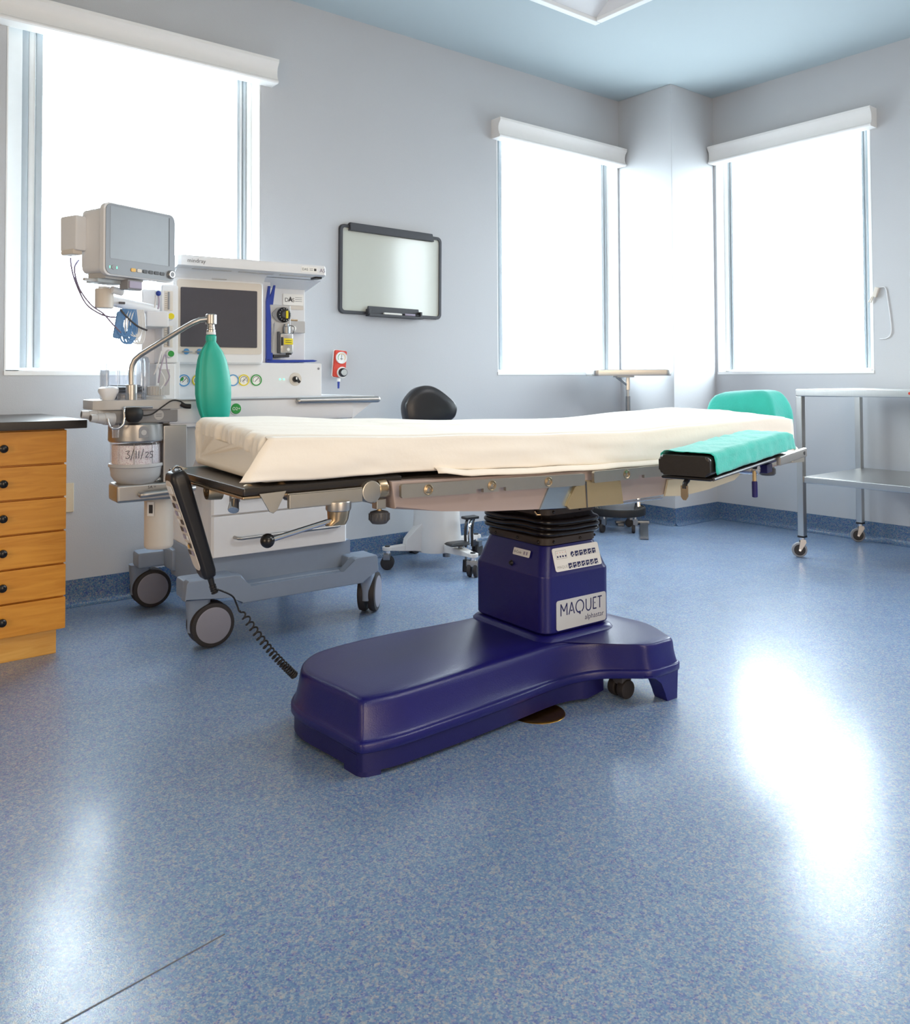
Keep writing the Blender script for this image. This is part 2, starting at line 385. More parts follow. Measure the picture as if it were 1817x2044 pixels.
window('window_2', (3.366, Y1, ZS), 0, 1.126, (.055, .075), (.012, .055))
window('window_3', (X1, 3.345, ZS), -PI/2, 1.054, (.035, .035), (.06, .04))

window('window_4', (X1, .96, ZS), -PI/2, .86, (.04, .03), (.04, .03))
# valances: ogee cornices above each window
VAL = [(0, .0), (.074, 0), (.080, .006), (.080, .012), (.072, .02), (.066, .04), (.066, .062), (.070, .08), (.080, .094), (.086, .103), (.086, .117), (0, .117)]
def valance(p, rz, width, label):
    b = MB(); b.loft([[(x, -d, z) for d, z in VAL] for x in (0, width)], M['valance'])
    o = obj('window_valance', b, wn=False, sharp=25); o.location = p; o.rotation_euler = (0, 0, rz)
    return tag(o, label, 'valance', 'white valances over the windows')
valance((.60, Y1, 2.422), 0, 1.265, 'long white moulded valance over the window behind the patient monitor')
valance((3.325, Y1, 2.422), 0, 1.168, 'white moulded valance over the window between whiteboard and corner column')
valance((X1, 3.352, 2.422), -PI/2, 1.10, 'white moulded valance over the window on the wall with the steel cart')

# blind chain and clip on the right wall
t = thing('blind_chain', 'thin white blind cord loop and beige clip on the wall beside the window', 'blind cord', (X1, 2.27, 1.45))
b = MB(); b.box((-.02, -.012, -.028), (0, .012, .03), M['ivory'], .004, X=MX((0, 0, .005), R(18)))
b.cyl((-.012, .03, -.055), (-.012, .016, -.02), .004, M['ivory']); b.cyl((-.012, .042, -.05), (-.012, .022, -.018), .004, M['ivory'])
obj('clip', b, t)
obj('cord', MB().tube([(-.006, -.01, .03), (-.005, -.05, .03), (-.005, -.062, -.03), (-.005, -.08, -.18), (-.005, -.078, -.24), (-.005, -.055, -.265), (-.005, -.015, -.268)], .0028, M['white'], 6, 5), t)

# ------------------------------------------------------------------ operating table
def offset_poly(P, d):
    n = len(P); out = []
    for i in range(n):
        a, c = Vector(P[i-1]), Vector(P[(i+1) % n]); t = (c-a).normalized(); out.append((P[i][0]-t.y*d, P[i][1]+t.x*d))
    return out
RIM_N = [(-.852, -.03), (-.838, -.13), (-.828, -.22), (-.822, -.256), (-.803, -.272), (-.718, -.285), (-.59, -.278), (-.457, -.268), (-.303, -.252), (-.155, -.236), (-.08, -.245), (-.015, -.275), (.035, -.325), (.075, -.372), (.105, -.385), (.16, -.386), (.215, -.380), (.238, -.345), (.285, -.22), (.27, -.09)]
RIM_F = [(-.852, .03), (-.840, .08), (-.808, .13), (-.765, .17), (-.72, .195), (-.65, .213), (-.56, .224), (-.44, .225), (-.303, .212), (-.155, .196), (-.08, .205), (-.015, .235), (.035, .285), (.075, .332), (.105, .345), (.16, .346), (.215, .34), (.238, .305), (.285, .18), (.27, .05)]
TOP_N = [(-.80, -.03), (-.79, -.10), (-.783, -.165), (-.778, -.192), (-.755, -.202), (-.665, -.202), (-.55, -.190), (-.43, -.178), (-.30, -.176), (-.185, -.188), (-.10, -.205), (-.02, -.240), (.025, -.29), (.062, -.345), (.09, -.362), (.145, -.364), (.19, -.356), (.207, -.33), (.250, -.21), (.235, -.09)]
TOP_F = [(-.80, .03), (-.793, .065), (-.775, .10), (-.745, .13), (-.71, .15), (-.65, .163), (-.55, .17), (-.43, .172), (-.30, .162), (-.185, .16), (-.10, .168), (-.02, .20), (.025, .25), (.062, .305), (.09, .322), (.145, .324), (.19, .316), (.207, .29), (.25, .17), (.235, .05)]
ym = -.02
def outline(A, B): return [(p.x, p.y) for p in catmull([Vector((x, y, 0)) for x, y in A + B[::-1]], 4, True)]
RIM, TOPO = outline(RIM_N, RIM_F), outline(TOP_N, TOP_F)
table = thing('operating_table', 'navy pedestal operating table with tan metal top in the middle of the room', 'operating table', TC, TH)
def rise(x): return .020*min(1, max(0, (x+.16)/.24))**1.5
def ring(P, z, f=0.): return [(x, y, z+rise(x)*(1-f)) for x, y in P]
def inset(d): return offset_poly(RIM, d)
def mixp(f): return [(a[0]+(c[0]-a[0])*f, a[1]+(c[1]-a[1])*f) for a, c in zip(inset(.007), TOPO)]
b = MB()
rg_ = [ring(inset(d), z) for d, z in ((.012, .058), (.002, .060), (0, .063), (0, .079), (.0015, .082), (.006, .0845))]
rg_ += [ring(mixp(f), z, min(1, max(0, (z-.08)/.06))) for f, z in ((.03, .0860), (.08, .0905), (.20, .108), (.36, .138), (.41, .152), (.46, .161), (.53, .1675), (.65, .1718), (.82, .1738), (1.0, .1748))]
rg_ += [[(-.3+(x+.3)*k, ym+(y-ym)*k, z) for x, y in TOPO] for k, z in ((.9, .1754), (.6, .176), (.2, .1762))]
b.loft(rg_, M['navy'], cap=(False, True))
obj('base_cover', b, table, wn=False, sharp=75)
# lower plinth follows the cover, stops before the wing; corner feet reach the floor
b = MB()
P0 = [p for p in inset(.009) if p[0] < -.03] + [(.045, -.230), (.045, .19)]
P0 = sorted(set(P0), key=lambda p: math.atan2(p[1]-ym, p[0]+.4))
b.prism(P0, .012, .066, M['navy_dark'])
b.prism([(-.80, -.19), (-.823, -.19), (-.818, -.240), (-.812, -.256), (-.797, -.264), (-.765, -.270), (-.765, -.20)], 0, .05, M['navy_dark'])
b.prism([(-.77, .10), (-.77, .14), (-.73, .165), (-.70, .165), (-.70, .10)], 0, .05, M['navy_dark'])
obj('plinth', b, table, wn=False, sharp=45)
for sy in (-1, 1):
    b = MB(); yy = ym+sy*.336
    prof2 = [(.156, 0), (.200, 0), (.205, .085), (.07, .085), (.105, .078), (.130, .060), (.145, .026), (.148, .014)]
    b.prism(prof2, -.027, .024, M['navy'], .002, MX((0, yy-.004, 0), FACE))
    obj('foot', b, table)
    c = MB()
    for k in (-1, 1): c.cyl((.135-.06, yy+k*.018-sy*.07, .028), (.135-.06, yy+k*.018-sy*.07+.026, .028), .028, M['tyre'], bev=.004)
    c.box((.055, yy-sy*.07-.012, .04), (.095, yy-sy*.07+.03, .072), M['darkgrey'], .004)
    obj('caster', c, table)
# raised collar under the column
def octa(hx, hy, c, z, n=4, cx=0., cy=0.):
    return [(cx+x, cy+y, z) for x, y in rrect(2*hx, 2*hy, c, n)]
b = MB()
b.loft([octa(.158, .192, .05, .176), octa(.152, .186, .05, .184), octa(.142, .176, .045, .189), octa(.128, .16, .04, .189)], M['navy'])
obj('base_collar', b, table)
b = MB()
prof = [(.126, .158, .189), (.136, .168, .192), (.141, .173, .198), (.141, .173, .360), (.1395, .1715, .366), (.137, .169, .370), (.112, .146, .446), (.110, .144, .449), (.09, .12, .449)]
b.loft([octa(x, y, .032, z) for x, y, z in prof], M['navy'])
obj('column_housing', b, table, sharp=30)
b = MB()
def wavy(hx, hy, c, z, amp):
    P = octa(hx, hy, c, z, 6); out = []
    Q = [Vector(p) for p in P]
    # resample sides so the folds can sag
    res = []
    for i in range(len(Q)):
        a, d = Q[i], Q[(i+1) % len(Q)]; k = max(1, int((d-a).length/.02))
        for j in range(k): res.append(a+(d-a)*(j/k))
    for p in res:
        ang = math.atan2(p.y, p.x); out.append((p.x, p.y, p.z+amp*math.sin(2*ang+.6)+amp*.6*math.sin(4*ang)))
    return out
# fixed sampling for every ring: build by scaling one outline
base_ring = wavy(.120, .150, .04, 0, 0)
def bring(s, z, amp):
    out = []
    for x, y, _ in base_ring:
        ang = math.atan2(y, x); l = math.hypot(x, y); k = (l+s)/l
        out.append((x*k, y*k, z+amp*(math.sin(2*ang+.7)+.5*math.sin(4*ang-.4))))
    return out
b.loft([bring(-.008, .450, 0), bring(-.004, .452, 0), bring(-.004, .472, 0), bring(-.010, .475, 0)], M['bellow_flange'])
fold = []
for c_, amp_, out_ in ((.487, .0020, .012), (.5035, .0048, .014), (.521, .0035, .012)):
    fold += [bring(-.001+(out_+.001)*math.sin(R(a))**.7, c_-.0082*math.cos(R(a)), amp_) for a in (8, 30, 50, 70, 90, 110, 130, 150, 172)]
b.loft([bring(-.010, .472, 0)]+fold+[bring(-.006, .532, .002), bring(-.010, .540, .0), bring(-.012, .548, 0)], M['bellow'])
b.loft([bring(-.010, .541, 0), bring(-.004, .543, 0), bring(-.004, .560, 0), bring(-.010, .562, 0)], M['bellow_flange'])
for z in (.4615, .5515):
    for k in range(0, len(base_ring), 5):
        x, y, _ = base_ring[k]; l = math.hypot(x, y); q = (l-.003)/l
        b.ball((x*q, y*q, z), .0045, M['bellow'], n=8)
obj('bellows', b, table, sharp=60, wn=False)
b = MB(); b.loft([octa(.112, .142, .04, .556), octa(.116, .146, .04, .562), octa(.116, .146, .04, .606)], M['navy_dark'])
b.tube([(-.112, -.10, .556), (-.125, -.115, .552), (-.122, -.12, .545), (-.105, -.125, .545)], .004, M['bronze'], 8)
obj('column_head', b, table)
b = MB()
for x in (-.062, -.046): b.tube([(x+.007*math.cos(a), -.152, .578+.007*math.sin(a)) for a in [2*PI*k/12 for k in range(12)]], .0018, M['bronze'], 6, closed=True)
obj('ring_clip', b, table)

# seat and back section
def side_prism(poly, y0, y1, m, bev=.004):   # polygon in x-z, extruded along y
    return MB().prism([(x, z) for x, z in poly], -y1, -y0, m, bev, MX((0, 0, 0), FACE))
seat = [(-.752, .711), (-.742, .643), (-.60, .624), (-.44, .609), (-.27, .598), (-.135, .593), (-.10, .693), (-.40, .700)]
obj('seat_section', side_prism(seat, -.30, .262, M['body'], .006), table)
back = [(-.115, .692), (-.125, .594), (.04, .590), (.235, .594), (.55, .622), (.955, .648), (.97, .655), (.97, .696)]
obj('back_section', side_prism(back, -.298, .262, M['body'], .006), table)
b = MB()
def plate(poly, y, th, m): b.prism([(x, z) for x, z in poly], y, y+th, m, .001, MX((0, 0, 0), FACE))
plate([(-.232, .672), (-.275, .598), (-.15, .592), (-.11, .668)], .300, .006, M['blueplate'])
obj('joint_plate_left', b, table)
b = MB()
plate([(-.152, .650), (-.178, .612), (-.183, .600), (-.172, .590), (.048, .586), (.036, .655), (-.12, .668)], .306, .010, M['gold'])
plate([(-.112, .664), (-.106, .588), (-.102, .588), (-.106, .664)], .316, .001, M['darkgrey'])
tag(obj('joint_cover', b, table), 'gold joint cover plate')
b = MB(); plate([(.262, .640), (.245, .590), (.33, .584), (.46, .594), (.60, .614), (.66, .645)], .300, .008, M['cream_metal'])
obj('back_cover_plate', b, table)
b = MB(); b.box((.045, -.306, .583), (.236, -.295, .589), M['chrome'], .001); obj('lower_trim', b, table)
def rail(x0, x1, z0, z1, holes, notches, sy):
    b = MB(); y0 = .300 if sy < 0 else .262; yo = y0+.022
    dz = lambda x: z0+(z1-z0)*(x-x0)/(x1-x0)
    pts = [(x0+.004, dz(x0)+.0165), (x0, dz(x0)+.012), (x0, dz(x0)-.012), (x0+.004, dz(x0)-.0165)]
    for nx in notches: pts += [(nx-.012, dz(nx)-.0165), (nx-.012, dz(nx)-.0065), (nx+.012, dz(nx)-.0065), (nx+.012, dz(nx)-.0165)]
    pts += [(x1-.004, dz(x1)-.0165), (x1, dz(x1)-.012), (x1, dz(x1)+.012), (x1-.004, dz(x1)+.0165)]
    X = MX((0, 0, 0), FACE)
    if sy < 0: b.prism(pts, yo, yo+.010, M['rail'], 0, X)
    else: b.prism(pts, -yo-.010, -yo, M['rail'], 0, X)
    for hx in holes:
        if sy < 0:
            b.cyl((hx, -y0+.004, dz(hx)), (hx, -yo-.001, dz(hx)), .009, M['steel_dark'])
            b.lathe([(.0, .0), (.004, 0), (.005, .002), (.010, .0005), (.012, .0025), (.0135, .002), (.0135, 0)], M['bronze'], 24, MX((hx, -yo-.0095, dz(hx)), FACE))
        else: b.cyl((hx, y0-.004, dz(hx)), (hx, yo+.001, dz(hx)), .009, M['steel_dark'])
    return b
for sy in (-1, 1):
    obj('side_rail', rail(-.744, -.127, .6895, .6725, (-.665, -.465, -.267), (-.505, -.43), sy), table)
    obj('side_rail', rail(-.091, .982, .676, .6705, (.045, .35, .70, .90), (.11,), sy), table)
# table tops
b = MB(); b.box((-.74, -.285, .700), (-.10, .25, .716), M['black'], .004, X=Matrix.Shear('XY', 4, (0, 0)))
obj('seat_board', MB().box((-.735, -.262, .69), (-.42, .25, .714), M['vinyl'], .004), table); b.bm.free()
obj('back_board', MB().box((-.40, -.258, .685), (.985, .25, .706), M['vinyl'], .003), table)
# foot section: black board with chrome edge, hinges and levers
b = MB(); b.box((-1.122, -.285, .703), (-.712, .245, .722), M['vinyl'], .005)
b.box((-1.124, -.287, .697), (-.74, .247, .7035), M['bronze'], .002)
for q in ((-1.095, -.245), (-1.02, -.255), (-1.00, -.20), (-1.095, .2)): b.lathe([(0, .004), (.006, .003), (.010, .0005), (.011, 0)], M['bronze'], 16, MX((q[0], q[1], .722)))
obj('foot_board', b, table)
b = MB(); b.prism([(-1.088, .708), (-1.024, .710), (-1.046, .668), (-1.055, .662), (-1.064, .666)], .288, .293, M['rail'], .0015, MX((0, 0, 0), FACE))
obj('corner_bracket', b, table)
b = MB(); b.box((-1.020, -.300, .669), (-.832, -.286, .701), M['rail'], .002, X=None); b.box((-1.02, -.292, .697), (-.825, -.262, .703), M['rail'], .002)
b.box((-.97, -.24, .676), (-.79, .20, .699), M['steel_dark'], .003)
obj('foot_rail', b, table)
for sy in (-1, 1):
    yy = -.272 if sy < 0 else .235
    b = MB(); b.cyl((-.805, yy-.026, .690), (-.805, yy+.02, .690), .027, M['rail'], bev=.004)
    b.cyl((-.80, yy, .688), (-.752, yy, .690), .017, M['bronze'], .012)
    b.prism([(-.835, .700), (-.83, .672), (-.79, .660), (-.74, .676), (-.74, .700)], -yy-.012, -yy+.012, M['rail'], .003, MX((0, 0, 0), FACE))
    obj('hinge_joint', b, table)
    b = MB(); b.cyl((-.783, yy, .692), (-.758, yy, .692), .028, M['bronze'], bev=.003); b.box((-.784, yy-.012, .644), (-.757, yy+.012, .692), M['rail'], .002)
    b.cyl((-.770, yy, .634), (-.770, yy, .650), .006, M['gold'])
    obj('hinge_clamp', b, table)
    b = MB(); pr_ = [(0, .012), (.012, .012), (.022, .009), (.025, .003), (.025, -.004), (.024, -.012), (.018, -.019), (0, -.020)]
    b.lathe(pr_, M['darkgrey'], 28, MX((-.770, yy, .627)))
    for k in range(18): a = 2*PI*k/18; b.cyl((-.77+.0245*math.cos(a), yy+.0245*math.sin(a), .617), (-.77+.0245*math.cos(a), yy+.0245*math.sin(a), .632), .0022, M['darkgrey'], n=6)
    obj('clamp_knob', b, table)
b = MB(); b.cyl((-.889, -.285, .676), (-.889, -.285, .652), .030, M['alu'], bev=.004)
b.loft([[(x, y, .652) for x, y in rrect(.05, .05, .02, 4, -.889, -.285)], [(x, y, .632) for x, y in rrect(.046, .044, .018, 4, -.890, -.285)], [(x, y, .620) for x, y in rrect(.05, .028, .012, 4, -.898, -.287)]], M['bronze'])
b.cyl((-.905, -.288, .632), (-1.062, -.29, .604), .006, M['chrome'])
lv = obj('locking_lever', b, table)
obj('lever_ball', MB().ball((-1.068, -.29, .603), .016, M['knob']), lv)
# left end fittings under the foot board
b = MB(); b.box((-1.135, .10, .690), (-1.09, .14, .700), M['white'], .003); b.tube([(-1.126, .11, .695), (-1.136, .105, .675), (-1.130, .100, .655), (-1.122, .095, .648)], .006, M['chrome'], 8, 4)
obj('cable_hook', b, table)
b = MB(); X = MX((-1.095, -.02, .688), 0, R(-90))
b.lathe([(0, .016), (.006, .016), (.007, .010), (.013, .010), (.014, .016), (.021, .016), (.023, .006), (.024, -.02), (0, -.02)], M['bronze'], 28, X)
b.box((-1.09, -.055, .690), (-1.05, .02, .704), M['rail'], .003)
obj('socket_ring', b, table)
b = MB(); b.cyl((-1.095, -.165, .700), (-1.095, -.165, .676), .012, M['steel_dark'], bev=.002); b.cyl((-1.095, -.165, .684), (-1.106, -.185, .660), .010, M['chrome'], .013, bev=.003)
obj('clamp_screw', b, table)
# head rest carried by the back section
for y0 in (-.10, .075): obj('headrest_bar', MB().box((.95, y0, .674), (1.20, y0+.025, .690), M['steel'], .002), table)
b = MB(); b.box((1.06, -.10, .690), (1.20, .12, .700), M['black'], .004); b.box((1.08, -.10, .700), (1.18, .12, .845), M['vinyl'], .03, 4)
obj('headrest_pad', b, table)

# labels on the column
LW, LH = .211, .089
lab = MB(); lab.prism(rrect(LW, LH, .008, 5), 0, .0015, M['label'], X=MX((.0105, -.1732, .245), FACE, 0, 0))
lb = tag(obj('name_plate', lab, table), 'silver name plate with navy letters')
b = MB(); X = MX((.0105-LW/2, -.1750, .245-LH/2), FACE)
lt = []
x = .018; y0 = .042; h = .036; w = .0305
def arc(cx, cy, rx, ry, a0, a1, n=18): return [(cx+rx*math.cos(R(a0+(a1-a0)*k/n)), cy+ry*math.sin(R(a0+(a1-a0)*k/n))) for k in range(n+1)]
lt += [[(x, y0), (x, y0+h)], [(x, y0+h*.98), (x+.0125, y0+h*.35)], [(x+.0125, y0+h*.35), (x+.025, y0+h)], [(x+.025, y0+h), (x+.025, y0)]]
x += .033; lt += [[(x, y0), (x+.0115, y0+h)], [(x+.0115, y0+h), (x+.023, y0)], [(x+.007, y0+h*.30), (x+.015, y0+h*.30)]]
x += .030; lt += [arc(x+.016, y0+h*.5, .0165, h*.52, -62, 255, 30), [(x+.012, y0+.004), (x+.017, y0-.006)], [(x+.017, y0-.006), (x+.018, y0+.004)]]
x += .043; lt += [[(x, y0+h), (x, y0+h*.35)], arc(x+.0105, y0+h*.35, .0105, h*.36, 180, 360), [(x+.021, y0+h*.35), (x+.021, y0+h)]]
x += .031; lt += [[(x, y0), (x, y0+h)], [(x, y0+h-.001), (x+.014, y0+h-.001)], [(x+.005, y0+h*.52), (x+.0085, y0+h*.52)], [(x, y0+.001), (x+.014, y0+.001)]]
x += .019; lt += [[(x, y0+h-.001), (x+.019, y0+h-.001)], [(x+.0095, y0+h), (x+.0095, y0)]]
b.strokes(lt, .0040, M['ink'], X)
b.text('alphastar', .023, M['ink'], MX((.0105+LW/2-.010, -.1750, .245-LH/2+.016), FACE), align='RIGHT', off=-.0001)
obj('lettering', b, lb, wn=False)
# sloped instruction plate on the shoulder: plane from (y -.169, z .370) to (y -.146, z .446)
sl = math.atan2(.446-.370, .169-.146)
XP = Matrix.Translation((.008, -.1575-.0006, .408)) @ Matrix.Rotation(sl, 4, 'X')
lab = MB(); lab.prism(rrect(.196, .070, .007, 5), -.0002, .0012, M['label_white'], X=XP)
ip = tag(obj('instruction_plate', lab, table), 'white instruction plate with navy pictograms')
b = MB(); XQ = XP @ Matrix.Translation((0, 0, .0016))
for r_, (n, yy, x0) in enumerate(((6, .010, -.018), (7, -.023, -.036))):
    for k in range(n):
        cx = x0+k*.0185
        if r_ == 0 and k == 0: b.strokes([arc(cx, yy, .004, .0045, 0, 360, 14)], .008, M['ink'], XQ)
        else: b.strokes([[(cx-.0075, yy), (cx+.0075, yy)]], .016, M['ink'], XQ)
        b.strokes([[(cx-.004, yy-.004+.003*((k+r_) % 3)), (cx+.005, yy+.003-.002*((k+r_) % 2))]], .0024, M['label_white'], XQ @ Matrix.Translation((0, 0, .0003)))
        b.strokes([[(cx+.001, yy-.006), (cx+.005, yy-.006)]], .003, M['label_white'], XQ @ Matrix.Translation((0, 0, .0003)))
b.text('MAQUET', .0125, M['grey_ink'], XQ @ Matrix.Translation((-.090, -.027, 0)), off=-.0003)
b.strokes([[(-.086, .026), (-.043, .026)], [(-.086, .002), (-.043, .002)], [(-.086, .026), (-.086, .002)], [(-.043, .026), (-.043, .002)]], .0006, M['grey_ink'], XQ)
for k in range(4):
    b.strokes([[(-.083+k*.011, .0085), (-.077+k*.011, .0085)]], .0055, M['ink'], XQ); b.strokes([[(-.080+k*.011, .020), (-.078+k*.011, .020)]], .002, M['red'], XQ)
obj('pictograms', b, ip, wn=False)
XS = Matrix.Translation((-.1250-.001, -.052, .420)) @ Matrix.Rotation(R(-90), 4, 'Z') @ Matrix.Rotation(math.atan2(.076, .025), 4, 'X')
lab = MB(); lab.prism(rrect(.078, .022, .003, 3), 0, .001, M['label_white'], X=XS)
lab.text('B-Code', .011, M['grey_ink'], XS @ Matrix.Translation((-.034, -.004, .0013))); lab.strokes([[(.010, 0), (.017, 0)], [(.022, 0), (.029, 0)]], .010, M['cable'], XS @ Matrix.Translation((0, 0, .0013)))
obj('small_label', lab, table, wn=False)
b = MB(); b.lathe([(0, .006), (.005, .006), (.006, .003), (.008, .002), (.009, 0)], M['black'], 20, MX((-.1365, -.014, .383), 0, R(-90)))
obj('socket_plug', b, table)

# ------------------------------------------------------------------ mattress with sheet
ztn = [(-1.10, .836), (-.57, .818), (-.2, .806), (.146, .800), (.43, .809), (.65, .815), (.88, .822), (1.02, .812)]
ztf = [(-1.05, .856), (-.88, .855), (-.56, .838), (-.17, .822), (.29, .813), (.69, .829), (.95, .838), (1.02, .832)]
zbt = [(-1.1, .7275), (-.62, .7250), (-.2, .710), (.2, .707), (1.0, .707)]
def msec(x, shrink, n=9, lift=0.):
    zn, zf, zb = interp(ztn, x), interp(ztf, x), interp(zbt, x)
    yn, yf = -.272+shrink, .262-shrink
    zn -= shrink*.9; zf -= shrink*.9; zb += shrink*.5
    pts = []
    def corner(cy, cz, r, a0, a1):
        for k in range(n+1):
            a = R(a0+(a1-a0)*k/n); pts.append([cy+r*math.cos(a), cz+r*math.sin(a)])
    r = .022
    corner(yn+r, zn-r, r, 180, 90)
    for k in range(1, 64):
        f = k/64; y = yn+r+(yf-yn-2*r)*f; z = zn+(zf-zn)*f
        z += .0035*math.sin(PI*f) + .0030*nz(x*5.2, y*3.5, 1.)*math.sin(PI*f) + .0016*nz(x*22, y*6, 4.) + .0026*math.sin(PI*f)*max(0, 1-abs(nz(x*1.4, y*10, 7.))*7)
        pts.append([y, z])
    corner(yf-r, zf-r, r, 90, 0)
    corner(yf-.016, zb+.016, .016, 0, -90)
    corner(yn+.016, zb+.016, .016, -90, -180)
    return [(x, y+.0012*nz(x*14, z*60, y*3), z) for y, z in pts]
mt = thing('mattress', 'long mattress wrapped in a cream sheet on the operating table', 'mattress', tw((0, 0, .72)), TH)
b = MB(); rings = []
for xx, s in ((-1.081, .046), (-1.0815, .043), (-1.082, .040), (-1.082, .032), (-1.0815, .025), (-1.0805, .018), (-1.079, .012), (-1.0755, .007), (-1.071, .003), (-1.066, .001), (-1.06, 0)): rings.append((xx, s))
N_ = 74
for k in range(1, N_): rings.append((-1.06+2.03*k/N_, 0))
for xx, s in ((.975, 0), (.990, .004), (1.002, .012), (1.010, .024), (1.014, .050)): rings.append((xx, s))
RG = [msec(x, s) for x, s in rings]
# left end leans a little and carries soft vertical gathers
def endfix(p, x, s):
    x0, y, z = p
    if x0 < -.98:
        k = min(1, (-.98-x0)/.08)
        g = nz(y*34+2.2*z*6, z*5, 2.)+.6*nz(y*70, z*9, 6.)
        fold = .0115*max(-.3, g)*(.35+.65*max(0, min(1, (z-.735)/.07)))
        band = -.003*math.exp(-((z-.765-.02*nz(y*5, 8.))/.012)**2)      # tucked roll across the end
        x0 += .035*(y+.29)/.55*k - (fold+band)*k
        z += .0022*k*nz(y*40, x*20, 3.)*min(1, max(0, (z-.735)/.03))
    return (x0, y, z)
RG = [[endfix(p, x, s) for p in r] for r, (x, s) in zip(RG, rings)]
b.loft(RG, M['sheet'])
obj('fitted_sheet', b, mt, base=(0, 0, .72), sharp=180, wn=False)
hem = [(-1.135, .752), (-1.11, .746), (-1.04, .735), (-.90, .729), (-.73, .729), (-.60, .727), (-.45, .720), (-.25, .714), (0, .704), (.25, .701), (.98, .708)]
def flap(x0, x1, hemt, yoff, topdrop, n, tilt=0., amp=1.):
    rows = []
    for k in range(n+1):
        x = x0+(x1-x0)*k/n; zt, zb = interp(ztn, x)-topdrop, interp(hemt, x)+.0025*nz(x*9, 2.)*amp
        col = []
        for j in range(25):
            f = j/24; z = zt+(zb-zt)*f
            y = -.274-yoff-.006*f - .006*amp*math.sin(PI*f)*(.5+nz(x*4, f*2, 3.)) - .004*amp*f*nz(x*13, f*3, 7.)
            if j == 0: y = -.262
            if j == 24: y += .003
            cr = math.exp(-((x+1.0)/.30)**2)*amp
            y -= .0045*cr*f*abs(nz((x*7+z*22), 4.4, 2.)+.4*nz(x*16+z*40, 1.1)) + .0016*amp*f*nz(x*26, z*14, 5.)*math.exp(-((x+.75)/.5)**2)
            xe = x + tilt*(-1)*f*max(0, 1-(x-x0)/.18)
            if tilt: y -= .010*f*f*max(0, 1-(x-x0)/.14)
            col.append((xe, y, z))
        rows.append(col)
    return rows
def cloth(rows, m, th=.0015):
    b = MB(); b.loft(rows, m, cap=(False, False), closed=False)
    bmesh.ops.solidify(b.bm, geom=b.bm.faces[:], thickness=th); bmesh.ops.recalc_face_normals(b.bm, faces=b.bm.faces)
    return b
b = cloth(flap(-1.062, .985, hem, .010, .004, 110, .075), M['sheet'])
obj('hanging_sheet_side', b, mt, base=(0, 0, .72), sharp=180, wn=False)
hem2 = [(-.62, .724), (-.50, .709), (-.27, .7005), (0, .694), (.25, .692), (.98, .698)]
rows = []
for k in range(61):
    x = -.62+1.60*k/60; h2 = interp(hem2, x)+.0015*nz(x*9, 5.)
    rows.append([(x, y+.0015*nz(x*12, 3.), h2+dz) for y, dz in ((-.263, .0145), (-.280, .0135), (-.294, .0115), (-.303, .008), (-.308, .003), (-.3095, -.002))])
b = cloth(rows, M['sheet'], .001)
obj('under_sheet_edge', b, mt, base=(0, 0, .72), sharp=180, wn=False)

# ------------------------------------------------------------------ armboard with drape
def place(o, loc, rot): o.location = loc; o.rotation_euler = rot
AL = .705
a_loc = tw((-.030, -.607, .690)); a_rot = (0, R(-1.9), TH+R(15.1))
arm = thing('armboard', 'black padded armboard clamped beside the head end of the operating table', 'armboard', a_loc); place(arm, a_loc, a_rot)
b = MB(); b.box((0, -.070, 0), (AL, .070, .009), M['black'], .004); b.tube([(.01, -.071, .005), (AL-.01, -.071, .005)], .005, M['darkgrey'], 8)
obj('board', b, arm)
b = MB(); b.prism(rrect(.142, .053, .013, 5, 0, .0385), -.010, .62, M['vinyl'], .007, Matrix(((0, 0, 1, 0), (1, 0, 0, 0), (0, 1, 0, 0), (0, 0, 0, 1))), seg=3)
obj('pad', b, arm)
b = MB(); b.tube([(.012, .0, -.002), (-.004, .0, -.008), (-.008, .0, -.022)], .007, M['black'], 8, 3); b.prism([(-.010, 0), (.010, 0), (.010, -.028), (.004, -.038), (-.004, -.038), (-.010, -.030)], -.002, .002, M['bronze'], .0005, MX((-.009, .0, -.014), FACE, 0, R(-90)))
obj('release_tab', b, arm)
b = MB(); b.box((.50, -.012, -.030), (.70, .020, -.004), M['navy'], .003); b.box((.55, -.03, -.05), (.60, .0, -.022), M['navy_dark'], .003)
b.cyl((.475, -.03, -.028), (.475, .03, -.028), .016, M['chrome'], bev=.003); b.box((.45, -.014, -.034), (.50, .014, -.006), M['alu'], .004)
b.cyl((.462, -.02, -.03), (.462, -.02, -.062), .006, M['gold']); b.cyl((.462, -.02, -.062), (.462, -.02, -.112), .0085, M['navy'], bev=.003)
obj('clamp', b, arm)
b = MB(); b.cyl((.64, .0, -.03), (.64, .0, -.045), .006, M['black']); b.lathe([(0, 0), (.022, 0), (.026, -.004), (.026, -.020), (.022, -.025), (0, -.025)], M['darkgrey'], 24, MX((.64, 0, -.042)))
obj('clamp_knob', b, arm)
b = MB(); b.box((.50, -.088, -.016), (.77, -.074, .012), M['alu'], .003); b.cyl((.74, -.0885, -.002), (.74, -.0900, -.002), .006, M['darkgrey'])
obj('clamp_bar', b, arm)
dr = thing('armboard_drape', 'teal cotton cloth draped over the black armboard pad', 'cloth', a_loc); place(dr, a_loc, a_rot)
rows = []
